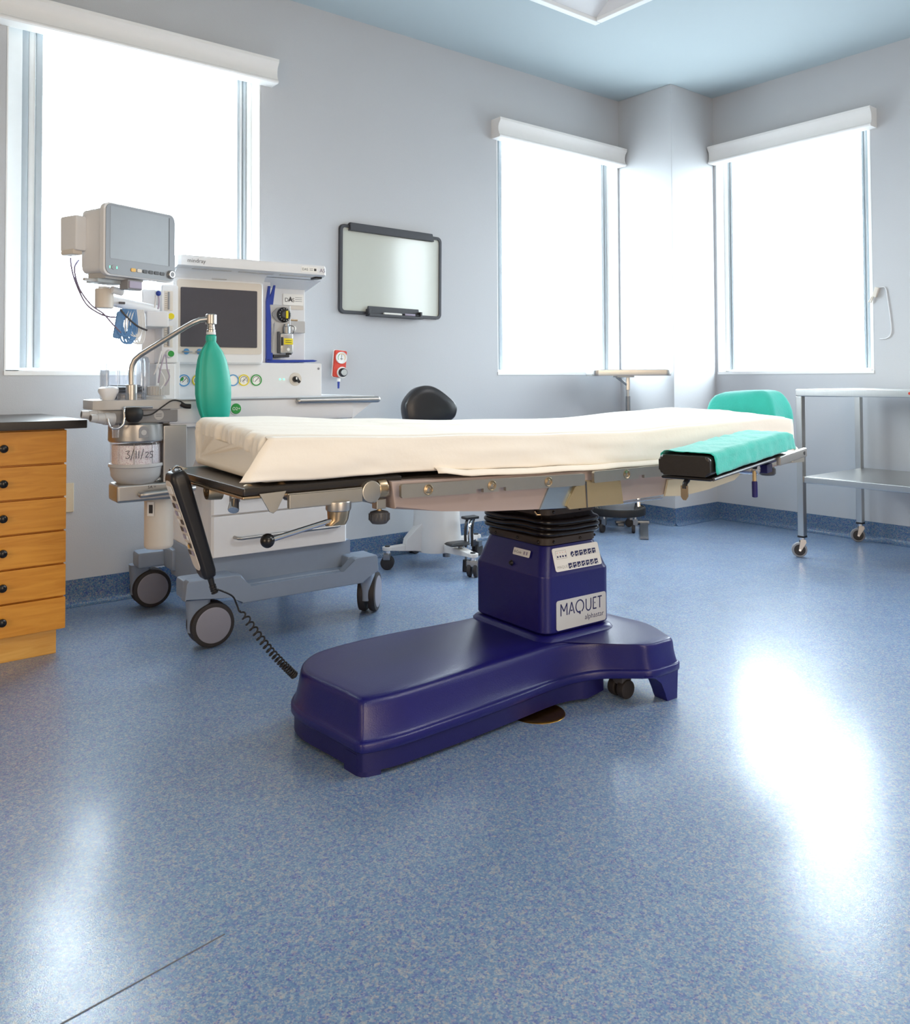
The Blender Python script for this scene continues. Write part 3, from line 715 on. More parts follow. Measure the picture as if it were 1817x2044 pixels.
for k in range(49):
    f = k/48; x = .012+.672*f+ (.004*nz(f*3, 9.))
    lift = .004*f; col = []
    prof = []
    for j in range(29):
        u = j/28
        # walk left hem -> up -> over -> down right hem
        if u < .22: q = u/.22; y, z = .0755, .017+.041*q
        elif u < .30: q = (u-.22)/.08; a = R(90*q); y, z = .0605+.015*math.cos(a), .058+.014*math.sin(a)
        elif u < .70: q = (u-.30)/.40; y, z = .0605-.121*q, .072
        elif u < .78: q = (u-.70)/.08; a = R(90+90*q); y, z = -.0605+.015*math.cos(a), .058+.014*math.sin(a)
        else: q = (u-.78)/.22; y, z = -.0755-.004*q, .058-.041*q
        w_ = abs(nz(x*15, u*5, 2.)*.0052 + nz(x*34+u*16, u*5, 5.)*.0034)
        side = abs(y) > .07
        y += (-w_*1.6 if y < 0 else w_*1.6) if side else 0
        z += lift + (w_ if not side else 0) + (.003*abs(nz(x*7, 3.)) if u in (0, 1) else 0)
        endr = max(0, (f-.90)/.10)
        z -= .022*endr**2*(1 if not side else .4)
        y *= 1-.06*endr
        prof.append((x, y, z))
    rows.append(prof)
b = cloth(rows, M['teal'], .001)
obj('cloth', b, dr, sharp=180, wn=False)

# teal cloth over the headrest
hd = thing('headrest_drape', 'teal cotton cloth draped over the headrest beyond the mattress', 'cloth', tw((1.13, .01, .70)), TH)
rows = []
for k in range(15):
    f = k/14
    hw, hd_, z = [(.138, .086, .008), (.143, .088, .022), (.150, .090, .04), (.157, .092, .058), (.162, .094, .075), (.164, .094, .095), (.161, .093, .12), (.155, .091, .145), (.146, .088, .166), (.135, .083, .182), (.122, .074, .194), (.104, .062, .201), (.08, .046, .205), (.05, .028, .207), (.02, .012, .208)][k]
    P = rrect(2*hd_, 2*hw, min(hd_, hw)*.62, 8); ring_ = []
    for (x, y) in P:
        ang = math.atan2(y, x); fold = (1-f)**1.2*.016*math.sin(ang*9+nz(ang*2, 0)*3)
        l = math.hypot(x, y); q = (l+fold+.006*nz(x*20, y*20, z*12))/l
        zz = z + .012*(-y/.17)*min(1, max(0, (z)/.1)) + (.010*nz(ang*1.7, 4.) if k == 0 else .002*nz(x*40, y*40, 1))
        ring_.append((x*q, y*q, zz))
    rows.append(ring_)
b = MB(); b.loft(rows, M['teal'], cap=(False, True)); obj('cloth', b, hd, sharp=180, wn=False)

# ------------------------------------------------------------------ hand control with coiled cord
hc_loc = tw((-1.166, .045, .728)); tilt = R(-17.5)
hc = thing('hand_control', 'black hand control with coiled cord hanging at the foot end of the table', 'hand control', hc_loc, TH)
Xh = Matrix.Rotation(tilt, 4, 'Y')
b = MB(); rings = []
for z, w_, d in ((.008, .040, .020), (.004, .056, .034), (-.008, .068, .044), (-.03, .072, .046), (-.10, .070, .042), (-.20, .064, .038), (-.262, .058, .036), (-.275, .050, .030), (-.279, .036, .02)):
    rings.append([(x, y, z) for x, y in rrect(d, w_, min(d, w_)*.32, 5)])
b.loft(rings, M['black'], X=Xh); obj('housing', b, hc)
b = MB(); b.prism([(p[0], p[1]) for p in rrect(.050, .24, .018, 5, 0, -.13)], 0, .002, M['ivory'], X=Xh @ MX((-.0215, 0, 0), FACE, 0, R(-90)) @ Matrix.Rotation(R(.9), 4, 'X'))
kp = tag(obj('keypad', b, hc), 'pale keypad strip with grey keys')
b = MB(); XK = Xh @ MX((-.0245, 0, 0), FACE, 0, R(-90)) @ Matrix.Rotation(R(.9), 4, 'X')
for k in range(8):
    for s in (-1, 1): b.prism(rrect(.016, .013, .003, 3, s*.011, -.055-k*.021), 0, .0007, [M['label_white'], M['darkgrey'], M['cable']][(k+(s > 0)) % 3], X=XK)
b.prism(rrect(.036, .02, .003, 3, 0, -.033), 0, .001, M['label_white'], X=XK); b.prism(rrect(.01, .01, .003, 3, .0, -.185), 0, .0016, M['orange'], X=XK)
obj('keys', b, kp)
b = MB(); b.tube([(.0, .0, -.005), (-.006, 0, .010), (.002, 0, .018), (.014, 0, .014), (.018, 0, .006)], .0035, M['chrome'], 8, 4); obj('hanging_hook', b, hc)
inv = Matrix.Rotation(-TH, 3, 'Z')
def hl(wp): return inv @ (Vector(wp)-hc_loc)
bot = Xh @ Vector((.004, 0, -.279))
b = MB(); b.cyl(bot+Vector((-.002, 0, .01)), bot+Vector((.009, -.002, -.035)), .009, M['black'], .006)
for k in range(4): b.cyl(bot+Vector((.006+.002*k, -.001, -.022-.006*k)), bot+Vector((.007+.002*k, -.001, -.025-.006*k)), .009, M['black'])
obj('strain_relief', b, hc)
s0 = bot+Vector((.009, -.002, -.03)); c0, c1 = hl((.935, 2.085, .352)), hl((1.086, 2.070, .152))
b = MB(); line = [s0, s0.lerp(c0, .45)+Vector((.014, 0, .006)), c0+Vector((-.012, 0, .02)), c0+Vector((-.004, 0, -.002))]
pts = catmull(line, 6)
ax = (c1-c0).normalized(); e1 = ax.orthogonal().normalized(); e2 = ax.cross(e1); turns = 21; K = turns*14
for k in range(K+1):
    f = k/K; g = f**.62 if False else (1-(1-f)**1.55)*.92+.08*f; a = 2*PI*turns*f
    rad = .0095*min(1, f*12+.2)*(1 if f < .97 else .6)
    sag = Vector((0, 0, -.012*math.sin(PI*g)))
    pts.append(c0+(c1-c0)*g+sag+(e1*math.cos(a)+e2*math.sin(a))*rad)
b.tube(pts, .0025, M['rubber'], 6); obj('coiled_cord', b, hc)

# ------------------------------------------------------------------ brass floor plate
b = MB(); b.lathe([(0, .002), (.060, .002), (.066, .003), (.074, .0032), (.079, .0015), (.080, 0), (0, 0)], M['brass'], 48)
o = tag(obj('floor_cover_plate', b), 'round brass cover plate in the floor under the table base', 'floor plate'); o.location = (1.69, 1.748, 0)

# ------------------------------------------------------------------ anaesthesia machine (local x along its front, y to the wall)
MC, MH = Vector((1.13, 2.89, 0)), R(-3.5)
def mw(p): return MC + Matrix.Rotation(MH, 3, 'Z') @ Vector(p)
am = thing('anesthesia_machine', 'white and blue-grey wheeled anaesthesia machine standing by the big window', 'medical machine', MC, MH)
W_, G_ = M['white'], M['grey']
# chassis: front tray frame, side beams, rear legs
b = MB()
XF = MX((0, 0, 0), FACE)
front = [(-.041, .182), (-.034, .243), (-.026, .251), (.145, .251), (.165, .247), (.20, .196), (.585, .198), (.628, .246), (.65, .251), (.728, .251), (.737, .243), (.741, .180), (.70, .178), (.672, .146), (.168, .143), (.125, .178)]
b.prism([(x, z) for x, z in front], -.045, .0, M['chassis'], .006, XF, 2)
for x0, x1 in ((-.038, .15), (.62, .738)): b.box((x0, .04, .180), (x1, .12, .250), M['chassis'], .01)
b.loft([[(x, .04, z) for x, z in ((.165, .200), (.62, .200), (.62, .160), (.165, .160))], [(x, .115, z) for x, z in ((.165, .203), (.62, .203), (.62, .160), (.165, .160))]], M['chassis'])
b.loft([[(x, .095, z) for x, z in ((.12, .200), (.66, .200), (.66, .306), (.08, .306))], [(x, .14, z) for x, z in ((.12, .200), (.66, .200), (.66, .306), (.08, .306))]], M['chassis'])
b.box((.075, .11, .155), (.66, .58, .305), M['chassis'], .012)
b.box((-.045, .61, .184), (.13, .70, .250), M['chassis'], .012); b.box((.06, .50, .18), (.68, .66, .27), M['chassis'], .012); b.box((.60, .61, .184), (.738, .70, .250), M['chassis'], .012)
obj('chassis', b, am)
def big_caster(p, ang, fork=True):
    r = .079; c = MB(); Xc = MX((p[0], p[1], 0), 0, 0, ang)
    root = None
    c.loft([[(x, y, z) for x, y in rrect(.085, .06, .022, 4)] for z in (.185,)] + [[(x, y, z) for x, y in rrect(.082, .056, .022, 4)] for z in (.15,)] + [[(x-.004, y, z) for x, y in rrect(.066, .03, .012, 4)] for z in (.10, .06)], M['chassis'], X=Xc @ Matrix.Translation((-.045, .0, 0)))
    root = obj('caster', c, am)
    for s in (-1, 1):
        w = MB(); w.lathe([(0, -.004), (r-.012, -.004), (r-.004, -.009), (r, -.002), (r+.001, .008), (r-.002, .019), (r-.012, .021), (0, .021)], M['tyre'], 44, Xc @ MX((0, s*.016, r+.002), s*-FACE if s > 0 else FACE))
        obj('tyre', w, root)
        w = MB(); w.lathe([(0, .0235), (r-.020, .0235), (r-.0155, .0215), (r-.014, .018), (0, .015)], M['disc'], 40, Xc @ MX((0, s*.016, r+.002), FACE if s < 0 else -FACE))
        obj('wheel_disc', w, root)
big_caster((.065, .045), 0); big_caster((.034, .715), 0); big_caster((.755, .105), R(48)); big_caster((.70, .715), 0)
b = MB()
for q in (((.10, .63, .19), (.12, .60, .14), (.14, .54, .05), (.2, .46, .012)), ((.12, .64, .19), (.14, .62, .12), (.17, .55, .03), (.26, .44, .012))): b.tube(q, .006, M['rubber'], 8, 6)
obj('mains_cable', b, am)
# drawer cabinet
b = MB(); b.box((.078, .085, .300), (.632, .56, .80), W_, .008); obj('cabinet_body', b, am)
for z0, z1, hz in ((.306, .456, .374), (.462, .604, .530), (.610, .79, .70)):
    d = obj('drawer', MB().prism([(x, y) for x, y in ((.078, .10), (.078, .078), (.086, .070), (.624, .070), (.632, .078), (.632, .10))], z0, z1, W_, .003), am)
    obj('drawer_handle', MB().tube([(.163, .071, hz), (.170, .052, hz-.002), (.185, .045, hz-.003), (.575, .045, hz+.001), (.588, .052, hz+.002), (.594, .071, hz+.003)], .0065, M['alu'], 10), d)
# worktop and its lip
b = MB()
prof = [(.030, .862), (.030, .884), (.036, .890), (.30, .892), (.56, .892), (.56, .80), (.10, .80), (.04, .806), (.033, .82)]
b.loft([[(x, y, z) for y, z in prof] for x in (-.085, .640)], W_)
b.prism([(.64, .892), (.745, .892), (.745, .872), (.64, .80)], -.54, -.04, W_, .004, XF)
b.box((-.09, .026, .884), (.64, .034, .890), M['midgrey'], .002)
obj('worktop', b, am)
b = MB(); b.tube([(.400, .018, .8775), (.745, .018, .8775)], .0125, M['alu'], 16); b.ball((.400, .018, .8775), .0125, M['alu'], n=14); b.ball((.745, .018, .8775), .0125, M['alu'], n=14)
for x in (.42, .62): b.cyl((x, .018, .8775), (x, .05, .8775), .008, M['alu'])
obj('worktop_rail', b, am)
b = MB(); b.lathe([(0, .004), (.017, .004), (.0195, .002), (.020, 0)], M['green'], 28, MX((.153, .030, .853), FACE)); b.lathe([(.0195, .0015), (.022, .0015), (.023, 0), (.0195, 0)], W_, 28, MX((.153, .030, .853), FACE))
b.text('O2+', .016, M['label_white'], MX((.153, .0255, .848), FACE), align='CENTER')
obj('oxygen_flush_button', b, am, wn=False)
# gauge panel
b = MB(); b.box((-.010, .25, .886), (.609, .55, 1.028), W_, .006); b.lathe([(0, .002), (.004, .002), (.005, 0)], M['midgrey'], 16, MX((.593, .249, 1.005), FACE))
gp = obj('gauge_panel', b, am)
for x, m, filled in ((.029, 'ltblue', 1), (.083, 'yellow', 1), (.222, 'ltblue', 0), (.266, 'yellow', 1), (.318, 'green', 1)):
    b = MB(); Xg = MX((x, .2495, .958), FACE)
    b.lathe([(.0185, 0), (.0190, .004), (.0225, .004), (.023, 0)], M[m], 32, Xg); b.lathe([(0, .0015), (.0188, .0015), (.0188, 0)], M['label_white'], 32, Xg)
    if filled:
        Xn = Xg @ Matrix.Translation((0, 0, .0022)); b.strokes([[(-.007, -.007), (.009, .009)]], .002, M['inkblack'], Xn)
        b.strokes([arc(0, 0, .0145, .0145, -30, 210, 14)], .0022, M['grey_ink'], Xn)
        if m == 'ltblue': b.strokes([arc(0, 0, .009, .009, 100, 190, 8)], .009, M['green'], Xn)
        if m == 'yellow': b.strokes([[(-.012, 0), (.012, 0)], [(0, -.012), (0, .012)]], .0012, M['grey_ink'], Xn)
    obj('pressure_gauge', b, gp, wn=False)
b = MB(); Xg = MX((.488, .2495, .961), FACE)
b.lathe([(0, .002), (.0265, .002), (.0275, 0)], M['ivory'], 32, Xg); sw = obj('selector_switch', b, gp)
b = MB(); b.lathe([(0, .012), (.010, .012), (.012, .009), (.0125, 0)], M['black'], 24, Xg @ Matrix.Translation((-.002, 0, .002))); b.box((-.006, -.019, .012), (.006, .004, .020), M['black'], .003, X=Xg @ Matrix.Rotation(R(42), 4, 'Z'))
b.box((-.003, -.004, .0205), (.003, .006, .0215), M['label_white'], X=Xg @ Matrix.Translation((-.004, .003, 0)))
obj('switch_lever', b, sw)
for x in (.420, .437): obj('indicator_light', MB().ball((x, .2495, .961), .0035, M['led'], n=10), gp)
# screen housing
b = MB()
b.loft([[(x, .225, z) for x, z in rrect(.352, .330, .016, 5, .160, 1.187)], [(x, .219, z) for x, z in rrect(.340, .318, .012, 5, .160, 1.187)]], W_, cap=(False, True))
b.box((-.018, .224, 1.020), (.337, .55, 1.352), W_, .008)
# swept transition into the canopy
b.loft([[(x, .224, 1.345), (x, .45, 1.345), (x, .45, 1.40), (x, .13, 1.40), (x, .135, 1.385), (x, .17, 1.378), (x, .205, 1.366)] for x in (-.020, .337)], W_)
b.prism(rrect(.335, .282, .01, 4, .160, 1.201), .0, .003, M['ivory'], X=MX((0, .2195, 0), FACE))
b.box((.125, .2165, 1.349), (.185, .224, 1.354), M['grey'], .002)
sh = obj('screen_housing', b, am)
b = MB(); b.prism(rrect(.302, .226, .004, 3, .156, 1.199), 0, .004, M['screen'], X=MX((0, .2165, 0), FACE)); obj('screen', b, sh)
for x in (.028, .078):
    b = MB(); Xg = MX((x, .219, 1.068), FACE); b.lathe([(0, .008), (.009, .008), (.011, .005), (.0115, 0)], M['ltblue'], 20, Xg)
    b.tube([(x-.018, .210, 1.067), (x, .206, 1.067), (x+.02, .210, 1.067)], .003, M['alu'], 8); b.strokes([arc(0, .004, .013, .013, 20, 150, 10)], .004, M['steel_dark'], Xg @ Matrix.Translation((0, 0, .002)))
    obj('relief_valve', b, sh)
# canopy
b = MB()
can = [(.120, 1.384), (.120, 1.414), (.126, 1.422), (.16, 1.425), (.50, 1.425), (.50, 1.372), (.34, 1.372), (.30, 1.376), (.135, 1.378)]
b.loft([[(x, y+.012*(1-c), z if z < 1.39 or c else z-.002) for y, z in can] for x, c in ((-.032, 0), (-.022, 1), (.558, 1), (.568, 0))], W_)
b.loft([[(x, .24, 1.375), (x, .50, 1.375), (x, .50, z0), (x, .40, z0)] for x, z0 in ((.337, 1.34), (.60, 1.34))], W_)
for x0, x1 in ((.03, .18), (.21, .35), (.38, .52)): b.box((x0, .15, 1.3755), (x1, .165, 1.379), M['grey'], .001)
b.box((.528, .14, 1.370), (.556, .19, 1.380), M['black'], .002)
cn = obj('canopy', b, am)
b = MB(); Xt = MX((0, .1192, 0), FACE)
b.text('mindray', .021, M['grey_ink'], Xt @ Matrix.Translation((.000, 1.395, 0))); obj('maker_lettering', b, cn, wn=False)
obj('model_lettering', MB().text('A5', .022, M['cable_dark'], Xt @ Matrix.Translation((.535, 1.394, 0))), cn, wn=False)
b = MB(); b.prism(rrect(.070, .022, .002, 2, .490, 1.402), -.0008, .0002, M['label_white'], X=Xt); Xt = Xt @ Matrix.Translation((0, 0, .0006))
b.text('DAS', .014, M['inkblack'], Xt @ Matrix.Translation((.458, 1.397, 0)))
for k in range(3): b.strokes([[(.490, 1.398+.004*k), (.505, 1.398+.004*k)]], .0012, M['grey_ink'], Xt)
b.strokes([[(.510, 1.402), (.520, 1.402)]], .010, M['darkgrey'], Xt)
obj('service_sticker', b, cn, wn=False)
# right back panel
b = MB(); b.box((.337, .37, 1.02), (.589, .50, 1.39), W_, .008); b.box((.337, .30, 1.026), (.40, .40, 1.38), W_, .004)
obj('back_panel', b, am)
b = MB(); Xt = MX((.531, .3685, 1.302), FACE); b.prism(rrect(.094, .048, .003, 3), 0, .0015, M['label_white'], X=Xt)
b.text('DAS', .024, M['inkblack'], Xt @ Matrix.Translation((-.040, -.010, .002))); b.text('A', .030, M['inkblack'], Xt @ Matrix.Translation((-.0235, -.008, .0022)))
for k in range(3): b.strokes([[(.008, .010-.008*k), (.04, .010-.008*k)]], .0016, M['grey_ink'], Xt @ Matrix.Translation((0, 0, .002)))
b.prism(rrect(.086, .016, .002, 2, .004, -.034), 0, .001, M['ivory'], X=Xt)
obj('label_plate', b, am, wn=False)
# blue cable guide
XB = MX((-.014, 0, 0), FACE)
b = MB(); b.prism([(.391, 1.035), (.391, 1.28), (.400, 1.345), (.408, 1.345), (.402, 1.27), (.418, 1.15), (.418, 1.035)], -.30, -.285, M['blue'], .002, XB)
b.prism([(.400, 1.28), (.424, 1.35), (.432, 1.35), (.420, 1.26), (.400, 1.22)], -.298, -.290, M['blue'], .002, XB)
b.prism([(.418, 1.19), (.428, 1.20), (.418, 1.10)], -.30, -.285, M['blue'], .001, XB)
b.prism([(.391, 1.030), (.418, 1.028), (.605, 1.034), (.62, 1.039), (.60, 1.043), (.41, 1.040), (.391, 1.048)], -.36, -.285, M['blue'], .0015, XB)
obj('blue_bracket', b, am)
# vaporizer
b = MB(); b.box((.388, .285, 1.062), (.485, .37, 1.270), G_, .008, 3); b.box((.41, .29, 1.052), (.48, .36, 1.064), M['darkgrey'], .003)
vp = obj('vaporizer', b, am)
b = MB(); Xg = MX((.449, .284, 1.228), FACE); b.prism([(-.050, -.006), (-.03, -.027), (-.008, -.032), (-.008, .032), (-.03, .027), (-.050, .006)], 0, .006, M['midgrey'], .002, Xg)
b.lathe([(0, .020), (.022, .020), (.025, .017), (.031, .008), (.032, 0)], M['black'], 36, Xg)
for k in range(14): a = 2*PI*k/14; b.strokes([[(.023*math.cos(a), .023*math.sin(a)), (.026*math.cos(a), .026*math.sin(a))]], .002, M['label_white'], Xg @ Matrix.Translation((0, 0, .0205)))
b.lathe([(0, .026), (.014, .026), (.016, .020)], M['darkgrey'], 24, Xg); b.prism(rrect(.010, .032, .004, 4, .005, 0), .02, .030, M['yellow'], .001, Xg)
obj('dial', b, vp)
b = MB(); b.box((.428, .262, 1.066), (.485, .292, 1.152), M['alu'], .006, 3); b.box((.421, .268, 1.068), (.430, .30, 1.158), M['darkgrey'], .003)
b.box((.430, .261, 1.10), (.440, .266, 1.135), M['black'], .001); b.box((.442, .260, 1.104), (.482, .264, 1.130), M['yellow'], .001)
for k in range(2): b.strokes([[(.448, 1.113+.008*k), (.476, 1.113+.008*k)]], .002, M['inkblack'], MX((0, .2595, 0), FACE))
b.lathe([(0, .002), (.006, .002), (.007, 0)], M['label_white'], 16, MX((.462, .262, 1.084), FACE)); b.box((.452, .260, 1.062), (.476, .266, 1.069), M['black'], .001)
obj('filler_block', b, vp, wn=False)
b = MB(); b.cyl((.460, .278, 1.148), (.460, .278, 1.180), .016, M['steel_dark'], bev=.003); b.cyl((.460, .278, 1.178), (.460, .278, 1.19), .010, M['steel_dark']); b.tube([(.470, .27, 1.185), (.49, .268, 1.178), (.487, .268, 1.155), (.478, .268, 1.145)], .0015, M['black'], 6, 4)
obj('filler_cap', b, vp)
b = MB(); b.box((.486, .33, 1.158), (.570, .37, 1.208), M['grey'], .003); b.lathe([(0, .008), (.008, .008), (.011, .004), (.011, 0)], M['label_white'], 20, MX((.515, .33, 1.176), FACE)); b.box((.50, .34, 1.208), (.54, .36, 1.216), M['bronze'], .002)
obj('mounting_bar', b, am)
b = MB(); b.cyl((.605, .40, .99), (.655, .40, .99), .018, M['midgrey'], bev=.003); obj('gas_outlet', b, am)
# flowmeter tower on the left
b = MB(); b.box((-.080, .16, 1.022), (-.020, .42, 1.312), W_, .006); b.box((-.075, .17, .886), (-.010, .4, 1.03), W_, .004)
fm = obj('flowmeter_tower', b, am)
for z0, z1 in ((1.215, 1.288), (1.080, 1.160)):
    b = MB(); b.box((-.072, .157, z0), (-.040, .163, z1), M['ivory'], .002); b.cyl((-.056, .156, z0+.004), (-.056, .156, z1-.004), .004, M['midgrey'])
    for k in range(8): b.box((-.070, .1555, z0+.01+k*(z1-z0-.02)/7), (-.062, .1575, z0+.011+k*(z1-z0-.02)/7), M['grey_ink'])
    obj('flow_tube', b, fm, wn=False)
for z, m in ((1.194, 'yellow'), (1.056, 'green')):
    b = MB(); Xg = MX((-.053, .160, z), FACE); b.lathe([(0, .018), (.0125, .018), (.0145, .015), (.016, .0)], W_, 24, Xg); b.lathe([(0, .020), (.0105, .020), (.012, .017)], M[m], 24, Xg @ Matrix.Translation((.002, 0, 0)))
    obj('flow_knob', b, fm)
b = MB(); b.box((-.125, .25, .90), (-.078, .34, 1.30), W_, .006); b.box((-.10, .16, .86), (-.03, .25, 1.02), W_, .004); b.box((-.088, .158, .905), (-.050, .162, 1.0), M['grey'], .002)
obj('support_post', b, am)
# breathing block with absorber
b = MB(); b.prism([(-.335, .06), (-.30, .03), (-.21, .02), (-.055, .02), (-.055, .27), (-.30, .27), (-.335, .22)], .858, .892, M['grey'], .004)
b.prism([(-.30, .045), (-.20, .03), (-.06, .03), (-.06, .26), (-.30, .26)], .812, .858, M['midgrey'], .004)
b.box((-.08, .05, .79), (.05, .30, .886), W_, .006); b.box((-.12, .06, .805), (.10, .2, .83), W_, .004)
b.lathe([(0, .001), (.017, .001), (.018, 0)], M['grey'], 24, MX((-.125, .0295, .838), FACE))
b.strokes([[(-.010, .003), (.010, .003)], [(-.010, -.004), (.010, -.004)]], .002, M['grey_ink'], MX((-.125, .028, .838), FACE))
obj('breathing_block', b, am)
b = MB(); b.box((-.105, .045, .575), (-.02, .17, .80), M['alu'], .006); b.prism([(-.03, .80), (.03, .80), (.03, .70), (-.02, .575), (-.05, .575)], -.15, -.07, M['grey'], .004, XF); obj('canister_bracket', b, am)
cc = (-.182, .10); Xc = MX((cc[0], cc[1], 0))
b = MB(); b.lathe([(0, .812), (.088, .812), (.093, .806), (.094, .752), (.090, .746), (.078, .746)], M['alu'], 44, Xc); b.box((-.17, .09, .746), (-.04, .18, .812), M['alu'], .006)
ab = obj('absorber_head', b, am)
b = MB(); b.prism([(-.016, 0), (.016, 0), (.016, .026)] + arc(0, .026, .016, .014, 0, 180, 8)[1:] , 0, .0025, M['midgrey'], .0005, Xc @ MX((.0, -.0935, .762), FACE)); b.lathe([(0, .004), (.009, .004), (.010, .002)], M['grey'], 18, Xc @ MX((.0, -.093, .780), FACE))
obj('lock_button', b, ab)
b = MB(); b.lathe([(.084, .746), (.087, .742), (.087, .668), (.084, .664)], M['acryl2'], 48, Xc, cap=False)
for a in (-1.9, -1.2): b.box((-.001, -.0895, .672), (.001, -.0868, .742), M['chrome'], X=Xc @ Matrix.Rotation(a+PI/2, 4, 'Z'))
cnst = tag(obj('absorber_canister', b, am, wn=False), 'clear canister of pale granules with a handwritten date')
obj('granules', MB().lathe([(0, .735), (.080, .735), (.081, .668), (0, .668)], M['beads'], 40, Xc), cnst)
def wrap(x, y): a = -PI/2-.60+x/.0895; return (cc[0]+.0895*math.cos(a), cc[1]+.0895*math.sin(a), .692+y)
b = MB()
def hand(lines, ox, s=.026): return [[wrap(ox+px*s, py*s) for px, py in ln] for ln in lines]
glyph = dict([('3', [[(.0, .95), (.5, 1), (.25, .6), (.55, .35), (.3, 0), (0, .1)]]), ('/', [[(0, -.15), (.35, 1.2)]]), ('1', [[(.1, 0), (.12, 1)]]), ('n', [[(0, 0), (.05, .95), (.1, .9)]]), ('2', [[(0, .65), (.25, .8), (.4, .6), (.05, .1), (.45, .15)]]), ('5', [[(.5, .8), (.1, .8), (.08, .5), (.4, .4), (.3, .02), (.0, .05)]])])
ox = -.004
for ch, adv in (('3', .018), ('/', .014), ('1', .009), ('1', .009), ('/', .015), ('2', .016), ('5', .013)):
    for ln in hand(glyph[ch], ox): b.tube(ln, .0011, M['inkblack'], 5, 4)
    ox += adv
obj('handwritten_date', b, cnst, wn=False)
b = MB(); b.lathe([(.085, .670), (.091, .670), (.0925, .666), (.0925, .660), (.088, .657), (.087, .650), (.085, .642), (.084, .628), (.074, .612), (.06, .600), (0, .600)], G_, 48, Xc)
obj('canister_cup', b, ab)
b = MB(); b.box((-.262, .035, .540), (-.05, .16, .602), M['alu'], .010, 3)
for x in (-.225, -.13): b.cyl((x, .08, .60), (x, .08, .625), .005, M['chrome'])
b.cyl((-.18, .09, .60), (-.18, .09, .625), .02, M['black'], bev=.004)
b.text('5A =', .014, M['inkblack'], MX((-.16, .0342, .584), FACE))
la = obj('lift_arm', b, am)
obj('lift_handle', MB().tube([(-.17, .04, .565), (-.185, .02, .566), (-.17, .008, .567), (-.06, .010, .572), (.0, .03, .575)], .0105, M['alu'], 12, 5), la)
b = MB(); b.lathe([(0, .36), (.044, .36), (.049, .366), (.050, .375), (.050, .545), (0, .545)], M['ivory'], 36, MX((-.098, .12, 0))); b.quad([(-.146, .0925, .48), (-.128, .0735, .48), (-.128, .0735, .53), (-.146, .0925, .53)], M['label_white'])
b.quad([(-.142, .0865, .49), (-.132, .0755, .49), (-.132, .0755, .52), (-.142, .0865, .52)], M['inkblack'])
obj('scavenger_cylinder', b, am)
# ports, hook, knobs
for k, (p, q) in enumerate((((-.285, .06, .838), (-.372, .055, .846)), ((-.275, .03, .828), (-.352, .012, .834)))):
    p, q = Vector(p), Vector(q); b = MB(); d = (q-p)
    b.cyl(p, p+d*.45, .022, G_, .020, bev=.002); b.cyl(p+d*.42, p+d*.75, .018, G_, .016, bev=.002); b.cyl(p+d*.72, q, .0145, G_, .0125)
    b.cyl(q-d*.02, q+d*.004, .0095, M['darkgrey'])
    obj('breathing_port', b, am)
b = MB(); b.tube([(-.150, .018, .866), (-.24, .012, .867), (-.247, .004, .862), (-.247, -.002, .835), (-.252, -.004, .812), (-.268, -.004, .798), (-.288, -.004, .800), (-.298, -.004, .815), (-.301, -.004, .832)], .0042, M['chrome'], 10, 5)
obj('hose_hook', b, am)
b = MB(); b.cyl((-.268, .03, .812), (-.268, .03, .765), .013, M['acryl'], .011); obj('water_trap', b, am)
b = MB(); b.lathe([(0, .006), (.022, .004), (.030, -.006), (.032, -.02), (.026, -.036), (.016, -.046), (0, -.046)], M['rubber'], 28, MX((-.214, .012, .862)))
plug = obj('rubber_plug', b, am)
obj('plug_cord', MB().tube([(-.188, .010, .838), (-.155, .008, .842), (-.12, .008, .866), (-.085, .010, .888), (-.055, .012, .884), (-.045, .014, .872)], .0024, M['rubber'], 7, 6), plug)
obj('cord_end', MB().tube([(-.052, .014, .876), (-.040, .012, .868), (-.020, .01, .866)], .0085, M['rubber'], 10, 3), plug)
b = MB(); Xk = MX((-.118, .10, .892)); b.lathe([(0, .048), (.024, .048), (.027, .045), (.027, .014), (.036, .010), (.040, .0), (0, 0)], M['grey'], 36, Xk)
for k in range(18): a = 2*PI*k/18; b.cyl((-.118+.027*math.cos(a), .10+.027*math.sin(a), .906), (-.118+.027*math.cos(a), .10+.027*math.sin(a), .936), .0026, M['grey'], n=6)
obj('pressure_knob', b, am)
b = MB(); b.loft([[(x, y, z) for x, y in rrect(w, w*.8, w*.3, 5, -.283, .07)] for w, z in ((.036, .890), (.050, .905), (.066, .922), (.062, .932), (.040, .938))], M['white']); obj('mode_knob', b, am)
b = MB()
for x in (-.238, -.185): b.lathe([(.022, 0), (.022, .02), (.018, .024), (0, .024)], M['acryl'], 24, MX((x, .05, .892)))
obj('valve_dome', b, am, wn=False)
b = MB(); b.lathe([(.082, 0), (.083, .002), (.083, .135), (.078, .15), (.060, .158), (0, .160)], M['acryl'], 44, MX((-.205, .17, .892)))
b.lathe([(.08, .004), (.082, .004), (.082, .0), (.08, 0)], G_, 44, MX((-.205, .17, .892)), cap=False)
for k in range(12): a = 2*PI*k/12; b.box((-.0006, .0825, .004), (.0006, .0836, .13), M['cable_white'], X=MX((-.205, .17, .892), 0, 0, a))
dome = tag(obj('bellows_dome', b, am, wn=False), 'clear plastic ventilator dome')
b = MB()
for k in range(4): b.lathe([(.05, .0), (.066, .006), (.05, .012)], M['darkgrey'], 30, MX((-.205, .17, .893+.012*k)))
b.lathe([(0, .048), (.05, .048), (.05, .05), (0, .05)], M['darkgrey'], 30, MX((-.205, .17, .893))); obj('folded_bellows', b, dome)
